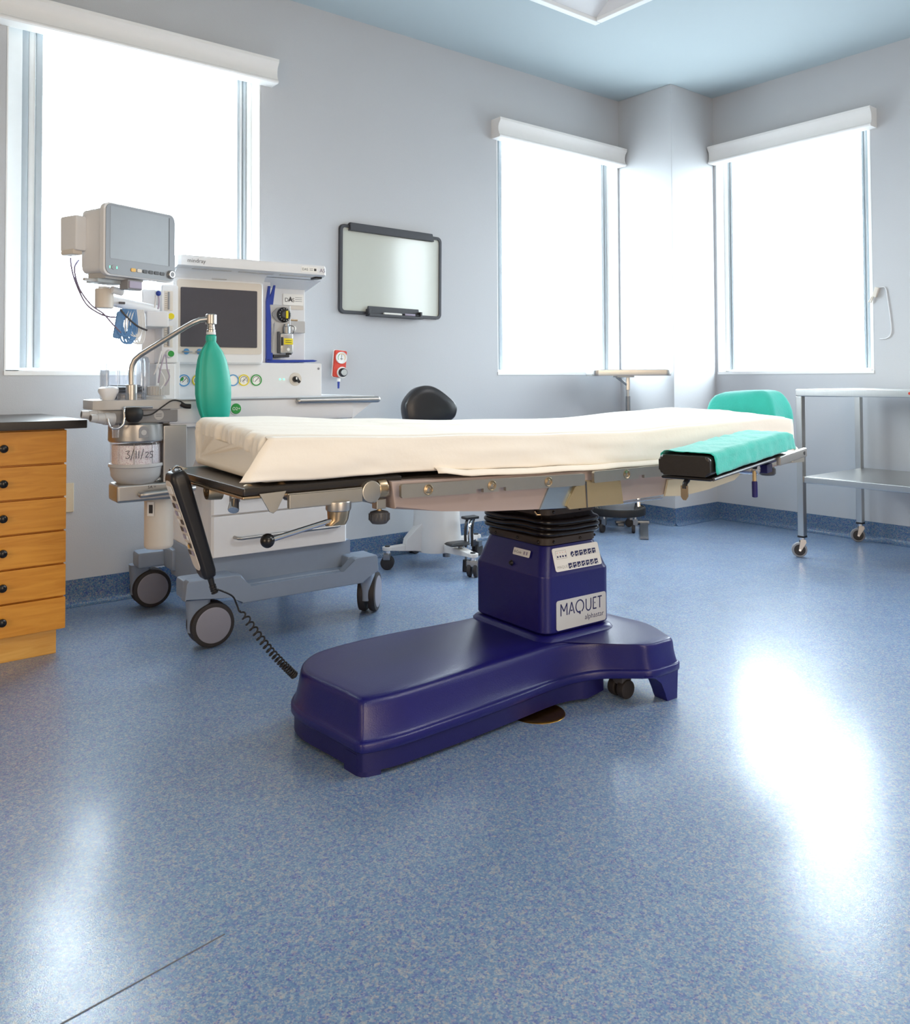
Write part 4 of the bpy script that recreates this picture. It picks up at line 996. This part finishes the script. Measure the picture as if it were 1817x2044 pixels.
# bag arm
b = MB(); b.cyl((-.212, .05, .888), (-.212, .05, .945), .019, M['alu'], bev=.003)
b.tube([(-.212, .05, .93), (-.213, .05, .985), (-.211, .049, 1.008), (-.203, .044, 1.03), (-.186, .034, 1.048), (-.05, -.035, 1.147), (-.03, -.044, 1.160), (-.008, -.048, 1.170), (.018, -.05, 1.174)], .0095, M['alu'], 14)
ba = obj('bag_arm', b, am)
b = MB(); b.lathe([(0, 1.192), (.017, 1.192), (.0195, 1.189), (.0195, 1.158), (.018, 1.156), (.012, 1.155), (.012, 1.148), (.0135, 1.146), (.0135, 1.138), (.0155, 1.136), (.0155, 1.128), (0, 1.128)], M['alu'], 30, MX((.032, -.05, 0)))
b.lathe([(0, 1.1285), (.0165, 1.1285), (.0165, 1.1195), (0, 1.1195)], W_, 28, MX((.032, -.05, 0)))
obj('bag_connector', b, ba)
# monitor leads on the white arm
# ------------------------------------------------------------------ breathing bag
bg = thing('breathing_bag', 'green rubber breathing bag hanging from the bent metal arm', 'breathing bag', mw((.032, -.05, .80)), MH)
b = MB(); rows = []
for z, w, d, cx in ((1.118, .0165, .0165, 0), (1.100, .0165, .0165, 0), (1.092, .018, .018, 0), (1.08, .026, .022, .001), (1.06, .040, .026, .002), (1.03, .0515, .030, .004), (.99, .0595, .034, .006), (.95, .063, .038, .008), (.91, .064, .038, .009), (.87, .060, .035, .011), (.84, .054, .030, .014), (.815, .046, .024, .017), (.80, .036, .015, .02), (.792, .02, .008, .02)):
    ring_ = []
    for k in range(40):
        a = 2*PI*k/40; ca, sa = math.cos(a), math.sin(a); q = 1.0
        x = w*math.copysign(abs(ca)**.9, ca); y = d*math.copysign(abs(sa)**.95, sa)
        if z < 1.085:
            seam = math.exp(-((a-PI*1.17)/.09)**2); x -= .007*seam; y -= .009*seam; gro = math.exp(-((a-PI*1.25)/.07)**2); y += .005*gro
            x += .0015*nz(a*2, z*30); y += .0025*nz(a*1.5, z*22, 3)
        ring_.append((x+cx, y, z-.80))
    rows.append(ring_)
b.loft(rows, M['bag']); obj('bag_body', b, bg, sharp=180, wn=False)
b = MB(); b.lathe([(.0165, .300), (.0185, .298), (.0185, .314), (.0165, .316)], M['bag'], 30, MX((0, 0, .0)), cap=False); obj('bag_neck', b, bg)

# ------------------------------------------------------------------ patient monitor
mrot = MH+R(24.5)
pm = thing('patient_monitor', 'grey patient monitor on a swing arm in front of the bright window', 'monitor', mw((-.339, -.10, 1.302)), mrot)
MWd, MHt = .322, .266
def pobj(name, mb, par=pm, **k):
    bmesh.ops.scale(mb.bm, vec=(.9, .9, .9), verts=mb.bm.verts); return obj(name, mb, par, **k)
Xm = MX((0, 0, 0), FACE)   # face plane: x right, y up, z towards the viewer
cx, cy = MWd/2, MHt/2
b = MB()
b.loft([[(x, y, z) for x, y in rrect(MWd-2*s, MHt-2*s, .026, 6, cx, cy)] for s, z in ((.004, .004), (0, .0), (0, -.020), (.004, -.028))] + [[(x, y, z) for x, y in rrect(MWd-2*s, MHt-2*s, .022, 6, cx, cy)] for s, z in ((.012, -.034), (.014, -.14), (.03, -.165), (.05, -.168))], W_, X=Xm)
pobj('housing', b)
pobj('front_bezel', MB().prism(rrect(MWd-.010, MHt-.010, .024, 6, cx, cy), .003, .0065, M['bezel'], .0015, Xm))
b = MB(); b.prism(rrect(.268, .190, .004, 3, .157, .157), .006, .0072, M['screen2'], X=Xm); b.box((.286, .062, .006), (.290, .25, .0076), M['darkgrey'], X=Xm); pobj('screen', b)
for k in range(6):
    pobj('button', MB().prism(rrect(.021, .013, .004, 4, .123+k*.0265, .029), .006, .0095, M['orange'] if k == 0 else (M['ivory'] if k == 1 else M['darkgrey']), .001, Xm))
b = MB(); Xk = Xm @ Matrix.Translation((.296, .030, .006)); b.lathe([(0, .012), (.013, .012), (.0155, .009), (.017, 0)], M['alu'], 28, Xk); b.lathe([(0, .0125), (.009, .0125), (.0095, .012)], M['midgrey'], 24, Xk); pobj('dial_knob', b)
for x in (.022, .052): pobj('status_light', MB().prism(rrect(.003, .009, .0014, 3, x, .030), .006, .0078, M['led'], X=Xm))
pobj('power_button', MB().lathe([(0, .0085), (.008, .0085), (.009, .006)], M['midgrey'], 20, Xm @ Matrix.Translation((.037, .030, 0))))
b = MB(); b.box((-.030, .115, .095), (.016, .21, .225), W_, .008); b.box((-.034, .125, .080), (.006, .20, .100), M['ivory'], .006); pobj('module_rack', b)
b = MB(); b.box((.03, .03, -.008), (.20, .13, .016), G_, .004); b.box((.015, .05, -.022), (.13, .12, -.006), M['frame_grey'], .004); b.box((-.03, .06, -.020), (.03, .075, -.010), G_, .002)
pobj('mounting_plate', b)
b = MB(); b.box((.112, .010, -.042), (.180, .06, -.004), M['midgrey'], .006); b.box((.118, .006, -.037), (.174, .012, -.010), M['cable'], .003); pobj('power_box', b)
inv = Matrix.Rotation(-(mrot-MH), 3, 'Z')
def ml(p): return inv @ (Vector(p)-Vector((-.339, -.10, 1.302)))/.9
b = MB()
for q in (((-.40, .10, 1.375), (-.40, .09, 1.345), (-.388, .08, 1.29), (-.36, .06, 1.22), (-.325, .04, 1.188), (-.295, .03, 1.176), (-.270, .03, 1.174)), ((-.375, .10, 1.37), (-.392, .08, 1.335), (-.378, .07, 1.27), (-.345, .05, 1.215), (-.31, .03, 1.185), (-.285, .01, 1.150), (-.262, -.01, 1.120))): b.tube([ml(p) for p in q], .0034, M['cable_dark'], 6, 6)
pobj('monitor_cable', b)
# swing arm: carried by the machine post, the monitor sits on its hinge
b = MB(); A, B_ = Vector((-.302, .055, 1.236)), Vector((-.105, .14, 1.212))
b.cyl((-.302, .055, 1.205), (-.302, .055, 1.272), .030, M['ivory'], bev=.004); b.cyl((-.302, .055, 1.255), (-.302, .055, 1.2785), .020, W_); b.cyl((-.285, .03, 1.268), (-.245, .045, 1.262), .013, W_, bev=.003)
b.tube([A, A.lerp(B_, .35), A.lerp(B_, .7), B_], .019, M['white'], 14); b.box((-.255, .048, 1.222), (-.235, .056, 1.230), M['darkgrey'], .001)
b.box((-.15, .10, 1.150), (-.07, .28, 1.208), W_, .008); b.box((-.125, .19, 1.19), (-.06, .30, 1.235), W_, .008)
obj('swing_arm', b, am)
# ------------------------------------------------------------------ bundle of leads hanging under the monitor
ld = thing('lead_bundle', 'coiled blue and white monitoring leads hanging under the patient monitor', 'cable bundle', mw((-.212, .03, 1.200)), MH)
for grp, m, name in ((0, 'cable_blue', 'blue_lead'), (1, 'cable_white', 'white_lead')):
    for k in range(3):
        b = MB(); s = .009*k-.026+grp*.026; dep = -.078-.012*((k*2+grp) % 3)
        for j in range(3):
            jj = .005*(j-1); b.tube([(s-.010+jj, .0, .004), (s-.018+jj*2, .004*j, -.045), (s-.014+jj*2, -.004, dep), (s+.002+jj, -.008, dep-.012), (s+.013+jj, -.004, dep+.01), (s+.016+jj, .003, -.04), (s+.010+jj, 0, .004)], .0034 if not grp else .0024, M[m], 7, 5)
        obj(name, b, ld)
b = MB(); b.tube([(-.045, -.012, .0), (-.025, -.016, -.025), (.01, -.018, -.055), (.042, -.016, -.068)], .0034, M['darkgrey'], 7, 5); obj('dark_lead', b, ld)
b = MB(); b.box((-.052, -.004, -.105), (-.024, .010, -.012), M['cable_blue'], .006, X=MX((0, 0, 0), 0, R(9))); obj('blue_cuff', b, ld)
b = MB(); b.tube([(.062, -.05, .050), (.060, -.052, .03), (.058, -.05, .008)], .0026, M['cable_white'], 6, 4); b.tube([(.070, -.05, .05), (.072, -.052, .03), (.069, -.05, .004)], .0026, M['cable'], 6, 4); b.ball((.063, -.075, .056), .009, M['blue'], n=12); obj('clipped_lead', b, ld)
b = MB(); b.tube([(.07, .0, -.22), (.08, -.01, -.19), (.095, .0, -.14), (.085, .0, -.19), (.105, -.01, -.24), (.09, -.01, -.27)], .0026, M['cable_white'], 6, 6)
b.tube([(.085, .0, -.25), (.09, -.01, -.20), (.108, .0, -.15), (.115, .0, -.20), (.12, -.01, -.23), (.105, -.01, -.26)], .0026, M['cable'], 6, 6); obj('sample_line', b, ld)

# ------------------------------------------------------------------ drawer cabinet and worktop
cb = thing('drawer_cabinet', 'honey-coloured wooden drawer cabinet with black round knobs under the black countertop', 'cabinet', (.56, 3.47, 0))
cbx0, cbx1 = -.215, .205
b = MB(); b.box((cbx0, -.285, .085), (cbx1-.002, .325, .790), M['wood'], .002); obj('carcass', b, cb)
b = MB(); b.box((cbx0, -.272, 0), (cbx1-.022, .30, .088), M['wood_toe'], .001); obj('toe_kick', b, cb)
zs = [.788, .668, .551, .434, .318, .203, .088]
for k in range(6):
    b = MB(); b.box((cbx0+.002, -.306, zs[k+1]+.003), (cbx1, -.284, zs[k]-.003), M['wood'], .0025); d = obj('drawer', b, cb)
    zc = (zs[k]+zs[k+1])/2
    obj('knob', MB().lathe([(0, .024), (.008, .0235), (.013, .020), (.014, .014), (.011, .009), (.006, .006), (.006, 0)], M['knob'], 24, MX((.004, -.305, zc+.002), FACE)), d)
b = MB(); b.box((-.30, -.35, 0), (.262, .338, .030), M['laminate'], .003)
o = tag(obj('countertop', b), 'black laminate countertop lying on the wooden drawer cabinet', 'countertop'); o.location = (.56, 3.47, .7915)

# wall outlet
b = MB(); b.box((-.055, -.008, -.062), (.055, 0, .062), M['outlet'], .004)
ot = thing('wall_outlet', 'ivory wall outlet plate just beside the wooden cabinet', 'outlet', (.895, Y1, .462)); obj('cover_plate', b, ot)
b = MB()
for z in (-.022, .022): b.box((-.014, -.0095, z-.012), (.014, -.007, z+.012), M['ivory'], .003)
obj('socket', b, ot)

# ------------------------------------------------------------------ whiteboard and pens
wx0, wx1, wz0, wz1 = 2.2485, 2.925, 1.304, 1.778
cx, cz = (wx0+wx1)/2, (wz0+wz1)/2; ww, wh = wx1-wx0, wz1-wz0
wb = thing('whiteboard', 'white marker board in a charcoal frame hung on the wall', 'whiteboard', (cx, Y1, cz))
wb.rotation_euler = (0, R(.6), 0)
b = MB(); Xw = MX((0, 0, 0), FACE)
o_, i_ = rrect(ww, wh, .028, 6), rrect(ww-.034, wh-.034, .016, 6)
b.loft([[(x, y, 0) for x, y in o_], [(x, y, .014) for x, y in o_], [(x*.993, y*.993, .018) for x, y in o_], [(x, y, .018) for x, y in i_], [(x, y, .008) for x, y in i_]], M['boardframe'], cap=(True, False), X=Xw)
obj('frame', b, wb)
obj('writing_panel', MB().prism(rrect(ww-.030, wh-.030, .016, 6), .006, .010, M['board'], X=Xw), wb)
b = MB(); b.prism([(-.285, .205), (.275, .205), (.265, .243), (.262, .248), (-.280, .248), (-.278, .243)], .004, .030, M['boardframe'], .004, Xw); obj('clip_bar', b, wb)
b = MB(); b.prism([(-.172, -wh/2-.006), (.185, -wh/2-.006), (.172, -wh/2+.048), (-.160, -wh/2+.048)], .010, .022, M['boardframe'], .003, Xw)
b.prism([(-.172, -wh/2-.008), (.185, -wh/2-.008), (.183, -wh/2+.006), (-.170, -wh/2+.006)], .010, .050, M['boardframe'], .002, Xw)
for x in (-.170, .172): b.box((x-.004, -wh/2, .015), (x+.010, -wh/2+.032, .046), M['boardframe'], .003, X=Xw)
obj('pen_tray', b, wb)
def pen(x0, length, name, label, m, cap_m):
    t = thing(name, label, 'marker', (cx+x0, Y1-.034, wz0+.0115)); t.rotation_euler = (0, R(.6), 0)
    b = MB(); b.cyl((0, 0, 0), (length*.68, 0, 0), .0065, M[m], bev=.002); b.cyl((length*.66, 0, 0), (length, 0, 0), .0068, M[cap_m], .006, bev=.002); obj('barrel', b, t); 
    b = MB(); b.cyl((-.004, 0, 0), (.001, 0, 0), .005, M[cap_m]); obj('end_cap', b, t)
pen(-.07, .115, 'marker_pen', 'white marker pen lying in the whiteboard tray, the one nearer the left', 'label_white', 'label_white')
pen(.065, .105, 'marker_pen', 'pale blue marker pen with black cap in the whiteboard tray', 'cable', 'black')

# ------------------------------------------------------------------ red suction regulator on the wall
rg = thing('suction_regulator', 'red suction regulator with dial gauge and blue tip on the wall under the whiteboard', 'regulator', (2.235, Y1-.035, 1.04))
Xr = MX((0, 0, 0), FACE, R(5), 0)
b = MB(); b.prism(rrect(.070, .140, .008, 4), -.004, .012, M['red'], .003, Xr); b.prism(rrect(.074, .145, .010, 4), -.010, -.004, M['label_white'], X=Xr); b.cyl((0, .008, 0), (0, .036, 0), .018, M['midgrey'])
obj('housing', b, rg)
b = MB(); Xg = Xr @ Matrix.Translation((.0, .032, .012)); b.lathe([(0, .006), (.027, .006), (.0285, .010), (.031, .010), (.031, 0)], M['label_white'], 32, Xg)
b.strokes([arc(0, 0, .021, .021, -30, 120, 12)], .003, M['orange'], Xg @ Matrix.Translation((0, 0, .0065))); b.strokes([arc(0, 0, .021, .021, 120, 215, 10)], .003, M['green'], Xg @ Matrix.Translation((0, 0, .0065)))
b.strokes([[(0, -.012), (0, .018)], [(-.008, -.006), (.008, -.006)]], .0022, M['inkblack'], Xg @ Matrix.Translation((0, 0, .007))); obj('dial_gauge', b, rg, wn=False)
b = MB(); Xg = Xr @ Matrix.Translation((.012, -.044, .012)); b.lathe([(0, .024), (.018, .024), (.022, .020), (.024, 0)], M['black'], 28, Xg); b.lathe([(0, .0255), (.016, .0255), (.0175, .024)], M['alu'], 28, Xg); b.lathe([(.024, .006), (.030, .005), (.030, 0), (.024, 0)], M['label_white'], 28, Xg); obj('knob', b, rg)
b = MB(); b.cyl((-.008, -.008, -.075), (-.009, -.008, -.092), .009, M['label_white']); b.cyl((-.009, -.008, -.090), (-.010, -.008, -.128), .0065, M['blue'], .005); obj('hose_nozzle', b, rg)

# ------------------------------------------------------------------ surgeon stool
st = thing('surgeon_stool', 'black saddle-back stool on a white pedestal with casters behind the operating table', 'stool', (2.64, 3.44, 0))
def sl(p): return Vector(p)-Vector((2.64, 3.44, 0))
legs = [((2.37, 3.53), 0), ((2.60, 3.13), 1), ((2.93, 3.50), 2), ((2.70, 3.76), 3)]
rings = []
for z, w, h in ((.080, .118, .118), (.10, .118, .118), (.14, .116, .116), (.185, .113, .113), (.23, .110, .110), (.40, .104, .104), (.50, .10, .10)):
    rings.append([(x-.01, y+.02, z) for x, y in rrect(2*w, 2*h, w*.75, 6)])
b = MB(); b.loft(rings, M['stoolwhite']); d = sl((2.37, 3.53, 0)).normalized()
n = Vector((-d.y, d.x, 0))
b.loft([[p+n*s for s in (-.018, .018) for p in ()] or [d*.10+n*.05+Vector((0, 0, .085)), d*.10-n*.05+Vector((0, 0, .085)), d*.08-n*.05+Vector((0, 0, .26)), d*.08+n*.05+Vector((0, 0, .26))],
        [d*.20+n*.03+Vector((0, 0, .095)), d*.20-n*.03+Vector((0, 0, .095)), d*.19-n*.03+Vector((0, 0, .145)), d*.19+n*.03+Vector((0, 0, .145))]], M['stoolwhite'])
b.cyl((.0, -.05, .05), (.0, -.05, .09), .02, M['steel_dark'])
obj('pedestal', b, st, sharp=40)
for (x, y), k in legs:
    e = sl((x, y, 0)); d = e.normalized(); n = Vector((-d.y, d.x, 0)); L_ = e.length
    b = MB(); 
    def sec(t, w, z0, z1): q = d*t; return [q+n*w+Vector((0, 0, z0)), q-n*w+Vector((0, 0, z0)), q-n*w+Vector((0, 0, z1)), q+n*w+Vector((0, 0, z1))]
    b.loft([sec(.09, .042, .085, .125), sec(L_*.6, .03, .088, .118), sec(L_-.02, .022, .095, .112), sec(L_+.02, .018, .096, .110)], M['stoolwhite']); b.cyl(e+Vector((0, 0, .095)), e+Vector((0, 0, .113)), .026, M['stoolwhite'], bev=.003); b.cyl(e+Vector((0, 0, .112)), e+Vector((0, 0, .118)), .013, M['black'])
    obj('leg', b, st)
    b = MB(); ang = [R(-40), R(35), R(20), 0][k]; Xk = MX(e, 0, 0, ang)
    b.cyl(e+Vector((0, 0, .078)), e+Vector((0, 0, .097)), .014, M['chrome']); b.box((-.02, -.030, .050), (.016, .030, .080), M['steel_dark'], .004, X=Xk)
    for s in (-1, 1): b.cyl(Xk @ Vector((0, s*.006, .034)), Xk @ Vector((0, s*.026, .034)), .034, M['tyre'], bev=.006)
    obj('caster', b, st)
d = sl((2.60, 3.13, 0)).normalized(); n = Vector((-d.y, d.x, 0)); Xp = Matrix(((n.x, d.x, 0, 0), (n.y, d.y, 0, 0), (0, 0, 1, 0), (0, 0, 0, 1)))
b = MB(); b.loft([[(x, y, z) for x, y in rrect(w, h, .012, 4, -.02, .20)] for w, h, z in ((.10, .06, .150), (.12, .075, .158), (.10, .06, .166))], M['black'], X=MX((0, 0, -.015)) @ Xp); b.cyl(Xp @ Vector((-.005, .21, .12)), Xp @ Vector((-.005, .20, .145)), .014, M['steel_dark'])
obj('brake_pedal', b, st)
b = MB(); b.tube([Xp @ Vector((.075, .17, .10)), Xp @ Vector((.065, .175, .16)), Xp @ Vector((.07, .17, .215)), Xp @ Vector((.10, .15, .25))], .008, M['chrome'], 8, 4)
for x in (.045, .085): b.tube([Xp @ Vector((x, .175, .115)), Xp @ Vector((x, .17, .17)), Xp @ Vector((x+.01, .16, .225)), Xp @ Vector((x+.035, .14, .255))], .007, M['black'], 8, 4)
b.box((.05, .12, .248), (.13, .17, .262), M['black'], .004, X=Xp @ MX((0, 0, 0), 0, R(0)))
obj('release_lever', b, st)
b = MB(); b.cyl(Xp @ Vector((.03, .20, .095)), Xp @ Vector((.03, .20, .055)), .006, M['steel_dark']); b.cyl(Xp @ Vector((.03, .20, .06)), Xp @ Vector((.03, .20, .0)), .016, M['black'], .019, bev=.004); obj('rubber_foot', b, st)
b = MB(); b.cyl((-.01, .02, .50), (-.01, .02, .57), .05, M['steel_dark']); b.lathe([(0, .56), (.17, .56), (.19, .575), (.19, .62), (.17, .64), (0, .645)], M['pad'], 40, MX((-.01, .02, 0))); obj('seat', b, st)
b = MB(); b.box((-.11, .045, .57), (-.07, .07, .80), M['steel_dark'], .005); b.box((-.11, .02, .56), (-.07, .07, .585), M['steel_dark'], .004); obj('back_post', b, st)
bp = [Vector(p) for p in ((-.128, -.04, 0), (-.125, .025, 0), (-.08, .082, 0), (-.03, .104, 0), (.02, .104, 0), (.07, .082, 0), (.128, .038, 0), (.158, .003, 0), (.160, -.03, 0), (.14, -.065, 0), (.08, -.092, 0), (-.03, -.10, 0), (-.105, -.09, 0))]
OUT = [(p.x, p.y) for p in catmull(bp, 4, True)]; OUT = OUT[::-1]
def off(dd): return offset_poly(OUT, -dd) 
rows = [[(x, y, z) for x, y in [(px*s, py*s) for px, py in OUT]] for s, z in ((.86, -.060), (.95, -.054), (.995, -.034), (1.0, -.005), (.985, .014), (.94, .024), (.90, .024), (.80, .030), (.6, .034), (.3, .034), (.05, .034))]
b = MB(); b.loft(rows, M['pad'], X=MX((-.105, -.03, .820), R(86), 0, R(-14))); obj('backrest', b, st, sharp=60)

# ------------------------------------------------------------------ mayo stand
ms = thing('mayo_stand', 'stainless instrument tray stand in front of the corner column', 'instrument stand', (4.31, 3.585, 0), R(-38.5))
b = MB(); Tc = (-.032, -.155)
b.loft([[(x, y, z) for x, y in rrect(w, h, .04, 5, *Tc)] for w, h, z in ((.475, .275, .976), (.495, .292, .974), (.500, .297, .986), (.500, .297, 1.010), (.493, .290, 1.013), (.486, .283, 1.010), (.475, .275, .982))], M['steel'])
obj('tray', b, ms)
b = MB(); b.tube([(-.080, -.03, .968), (-.005, -.002, .915)], .009, M['steel'], 10); b.box((-.012, -.012, .88), (.012, .012, .974), M['steel'], .003); b.box((-.10, -.15, .964), (.012, .0, .975), M['steel'], .003); obj('tray_bracket', b, ms)
b = MB(); b.cyl((0, 0, .30), (0, 0, .93), .010, M['steel']); b.cyl((0, 0, .02), (0, 0, .84), .0150, M['steel_dark']); obj('post', b, ms)
b = MB(); b.box((-.09, -.02, .006), (.13, .022, .026), M['steel_dark'], .004); obj('crossbar', b, ms)
def mloc(p): return Matrix.Rotation(R(38.5), 3, 'Z') @ (Vector(p)-Vector((4.31, 3.585, 0)))
a, c = mloc((4.40, 3.535, 0)), mloc((3.972, 3.19, 0)); d = (c-a).normalized(); n = Vector((-d.y, d.x, 0))*.025
b = MB(); b.prism([tuple((a+n).xy), tuple((a-n).xy), tuple((c-n).xy), tuple((c+n).xy)], 0, .016, M['steel_dark'], .003); b.cyl(c-d*.02+n*.5+Vector((0, 0, .015)), c-d*.02+n*.5+Vector((0, 0, .019)), .004, M['chrome']); b.cyl(c-d*.02-n*.5+Vector((0, 0, .015)), c-d*.02-n*.5+Vector((0, 0, .019)), .004, M['chrome'])
obj('base_leg', b, ms)
b = MB(); b.box((-.085, -.06, .0), (-.045, .02, .016), M['steel_dark'], .003); obj('base_leg', b, ms)

# ------------------------------------------------------------------ kick bucket
kb = thing('kick_bucket', 'stainless bucket in a wheeled ring with black bumper under the instrument stand', 'bucket', (4.112, 3.512, 0), R(-38.5))
b = MB(); b.lathe([(0, .095), (.085, .095), (.095, .10), (.115, .20), (.135, .33), (.140, .335), (.136, .338), (.13, .332), (.11, .20), (.09, .108), (0, .104)], M['pail'], 44); obj('pail', b, kb)
b = MB(); b.lathe([(.162, .100), (.172, .102), (.174, .108), (.174, .140), (.172, .146), (.162, .148)], M['rubber'], 48, cap=False); b.lathe([(.157, .104), (.161, .104), (.161, .144), (.157, .144)], M['steel'], 48, cap=False); obj('bumper_ring', b, kb, wn=False)
b = MB()
for k in range(4): a = PI/4+k*PI/2; b.tube([(.16*math.cos(a), .16*math.sin(a), .13), (.125*math.cos(a), .125*math.sin(a), .092), (.06*math.cos(a), .06*math.sin(a), .086), (0, 0, .086)], .006, M['steel'], 8)
b.box((.115, -.075, .140), (.135, -.045, .195), M['chrome'], .002, X=MX((0, 0, 0), R(-10)))
obj('frame', b, kb)
for k in range(4):
    a = PI/4+k*PI/2+R(-5); e = Vector((.135*math.cos(a), .15*math.sin(a), 0)); b = MB()
    b.box((-.012, -.014, .045), (.012, .014, .085), M['steel_dark'], .003, X=MX(e, 0, 0, R(25*k))); b.cyl(e+Vector((0, 0, .08)), e+Vector((0, 0, .105)), .009, M['steel']); Xk = MX(e+Vector((-.012, 0, .026)), 0, 0, R(25*k))
    b.cyl(Xk @ Vector((0, -.010, 0)), Xk @ Vector((0, .010, 0)), .026, M['tyre'], bev=.004); obj('caster', b, kb)

# ------------------------------------------------------------------ stainless cart
ct = thing('steel_cart', 'stainless steel instrument cart with one lower shelf along the window wall', 'cart', (4.565, 1.75, 0))
cx0, cx1, cy0, cy1 = -.345, .340, -.60, .615
b = MB(); b.box((cx0, cy0, .858), (cx1, cy1, .896), M['steel'], .005, 3); obj('top', b, ct)
b = MB(); b.box((cx0+.012, cy0+.03, .396), (cx1-.012, cy1-.03, .432), M['steel'], .005, 3); obj('shelf', b, ct)
b = MB(); b.lathe([(0, .002), (.006, .002), (.007, 0)], M['red'], 16, MX((cx0, .03, .880), 0, R(-90))); tag(obj('round_sticker', b, ct), 'red dot sticker')
for x in (cx0+.018, cx1-.018):
    for y in (cy0+.018, cy1-.018):
        b = MB(); b.box((x-.0175, y-.0175, .112), (x+.0175, y+.0175, .86), M['steel'], .004); b.box((x-.0185, y-.0185, .105), (x+.0185, y+.0185, .116), M['black'], .002); lg = obj('leg', b, ct)
        b = MB(); b.cyl((x, y, .09), (x, y, .11), .014, M['chrome'])
        for s in (-1, 1): b.prism([(-.012, .095), (.014, .095), (.018, .080), (-.012+.0, .030), (-.022, .036)], .014*s-.0015, .014*s+.0015, M['alu'], .0005, MX((x, y, 0), FACE, 0, R(-50)))
        cs = obj('caster', b, lg)
        e = MX((x, y, 0), 0, 0, R(-50)) @ Vector((-.016, 0, .040)); dv = Matrix.Rotation(R(-50), 3, 'Z') @ Vector((0, 1, 0))
        b = MB(); b.cyl(e-dv*.011, e+dv*.011, .040, M['midgrey'], bev=.006, n=32); b.cyl(e-dv*.0125, e+dv*.0125, .029, M['black'], n=28); b.cyl(e-dv*.017, e+dv*.017, .005, M['chrome'], n=12); obj('wheel', b, cs)

# ------------------------------------------------------------------ light
wd = bpy.data.worlds.new('sky'); SC.world = wd; wd.use_nodes = True
nt = wd.node_tree; bgn = nt.nodes['Background']
tcw = nt.nodes.new('ShaderNodeTexCoord'); sx = nt.nodes.new('ShaderNodeSeparateXYZ'); nt.links.new(tcw.outputs['Generated'], sx.inputs[0])
mrw = nt.nodes.new('ShaderNodeMapRange'); mrw.interpolation_type = 'SMOOTHSTEP'
for k, v in (('From Min', -.12), ('From Max', .16), ('To Min', 6), ('To Max', 18)): mrw.inputs[k].default_value = v
nt.links.new(sx.outputs['Z'], mrw.inputs['Value']); nt.links.new(mrw.outputs['Result'], bgn.inputs['Strength'])
bgn.inputs[0].default_value = (.82, .94, 1, 1)
def area(name, loc, rot, sx, sy, power, col, portal=False):
    l = bpy.data.lights.new(name, 'AREA'); l.shape = 'RECTANGLE'; l.size = sx; l.size_y = sy; l.energy = power; l.color = col
    o = bpy.data.objects.new(name, l); COL.objects.link(o); o.location = loc; o.rotation_euler = rot
    if portal: l.cycles.is_portal = True
    return o
area('portal_1', (1.242, Y1+T_+.02, 1.747), (R(-90), 0, 0), 1.12, 1.5, 1, (1, 1, 1), True)
area('portal_2', (3.93, Y1+T_+.02, 1.747), (R(-90), 0, 0), 1.12, 1.5, 1, (1, 1, 1), True)
area('portal_3', (X1+T_+.02, 2.818, 1.747), (R(-90), 0, R(-90)), 1.05, 1.5, 1, (1, 1, 1), True)
area('portal_4', (X1+T_+.02, .53, 1.747), (R(-90), 0, R(-90)), .86, 1.5, 1, (1, 1, 1), True)
area('ceiling_fill_1', (.9, -1.2, H-.03), (0, 0, 0), 1.2, .6, 24, (1, .93, .86))  # unseen pair of overhead fills, added to whiten the tops of things
area('ceiling_fill_2', (3.2, .3, H-.03), (0, 0, 0), 1.2, .6, 32, (1, .97, .95))
area('warm_wall_fill_1', (.3, Y0+.05, 1.35), (R(90), 0, 0), 1.8, 1.6, 60, (1, .80, .60))  # two added warm fills behind the camera, standing in for bounce and a doorway
area('warm_wall_fill_2', (X0+.05, .6, 1.3), (R(90), 0, R(-90)), 1.4, 1.4, 30, (1, .78, .56))
sun = bpy.data.lights.new('sun', 'SUN'); sun.energy = 0.0
SC.view_settings.view_transform = 'Standard'; SC.view_settings.look = 'None'; SC.view_settings.exposure = 0; SC.view_settings.gamma = 1
bpy.data.lights.remove(sun)
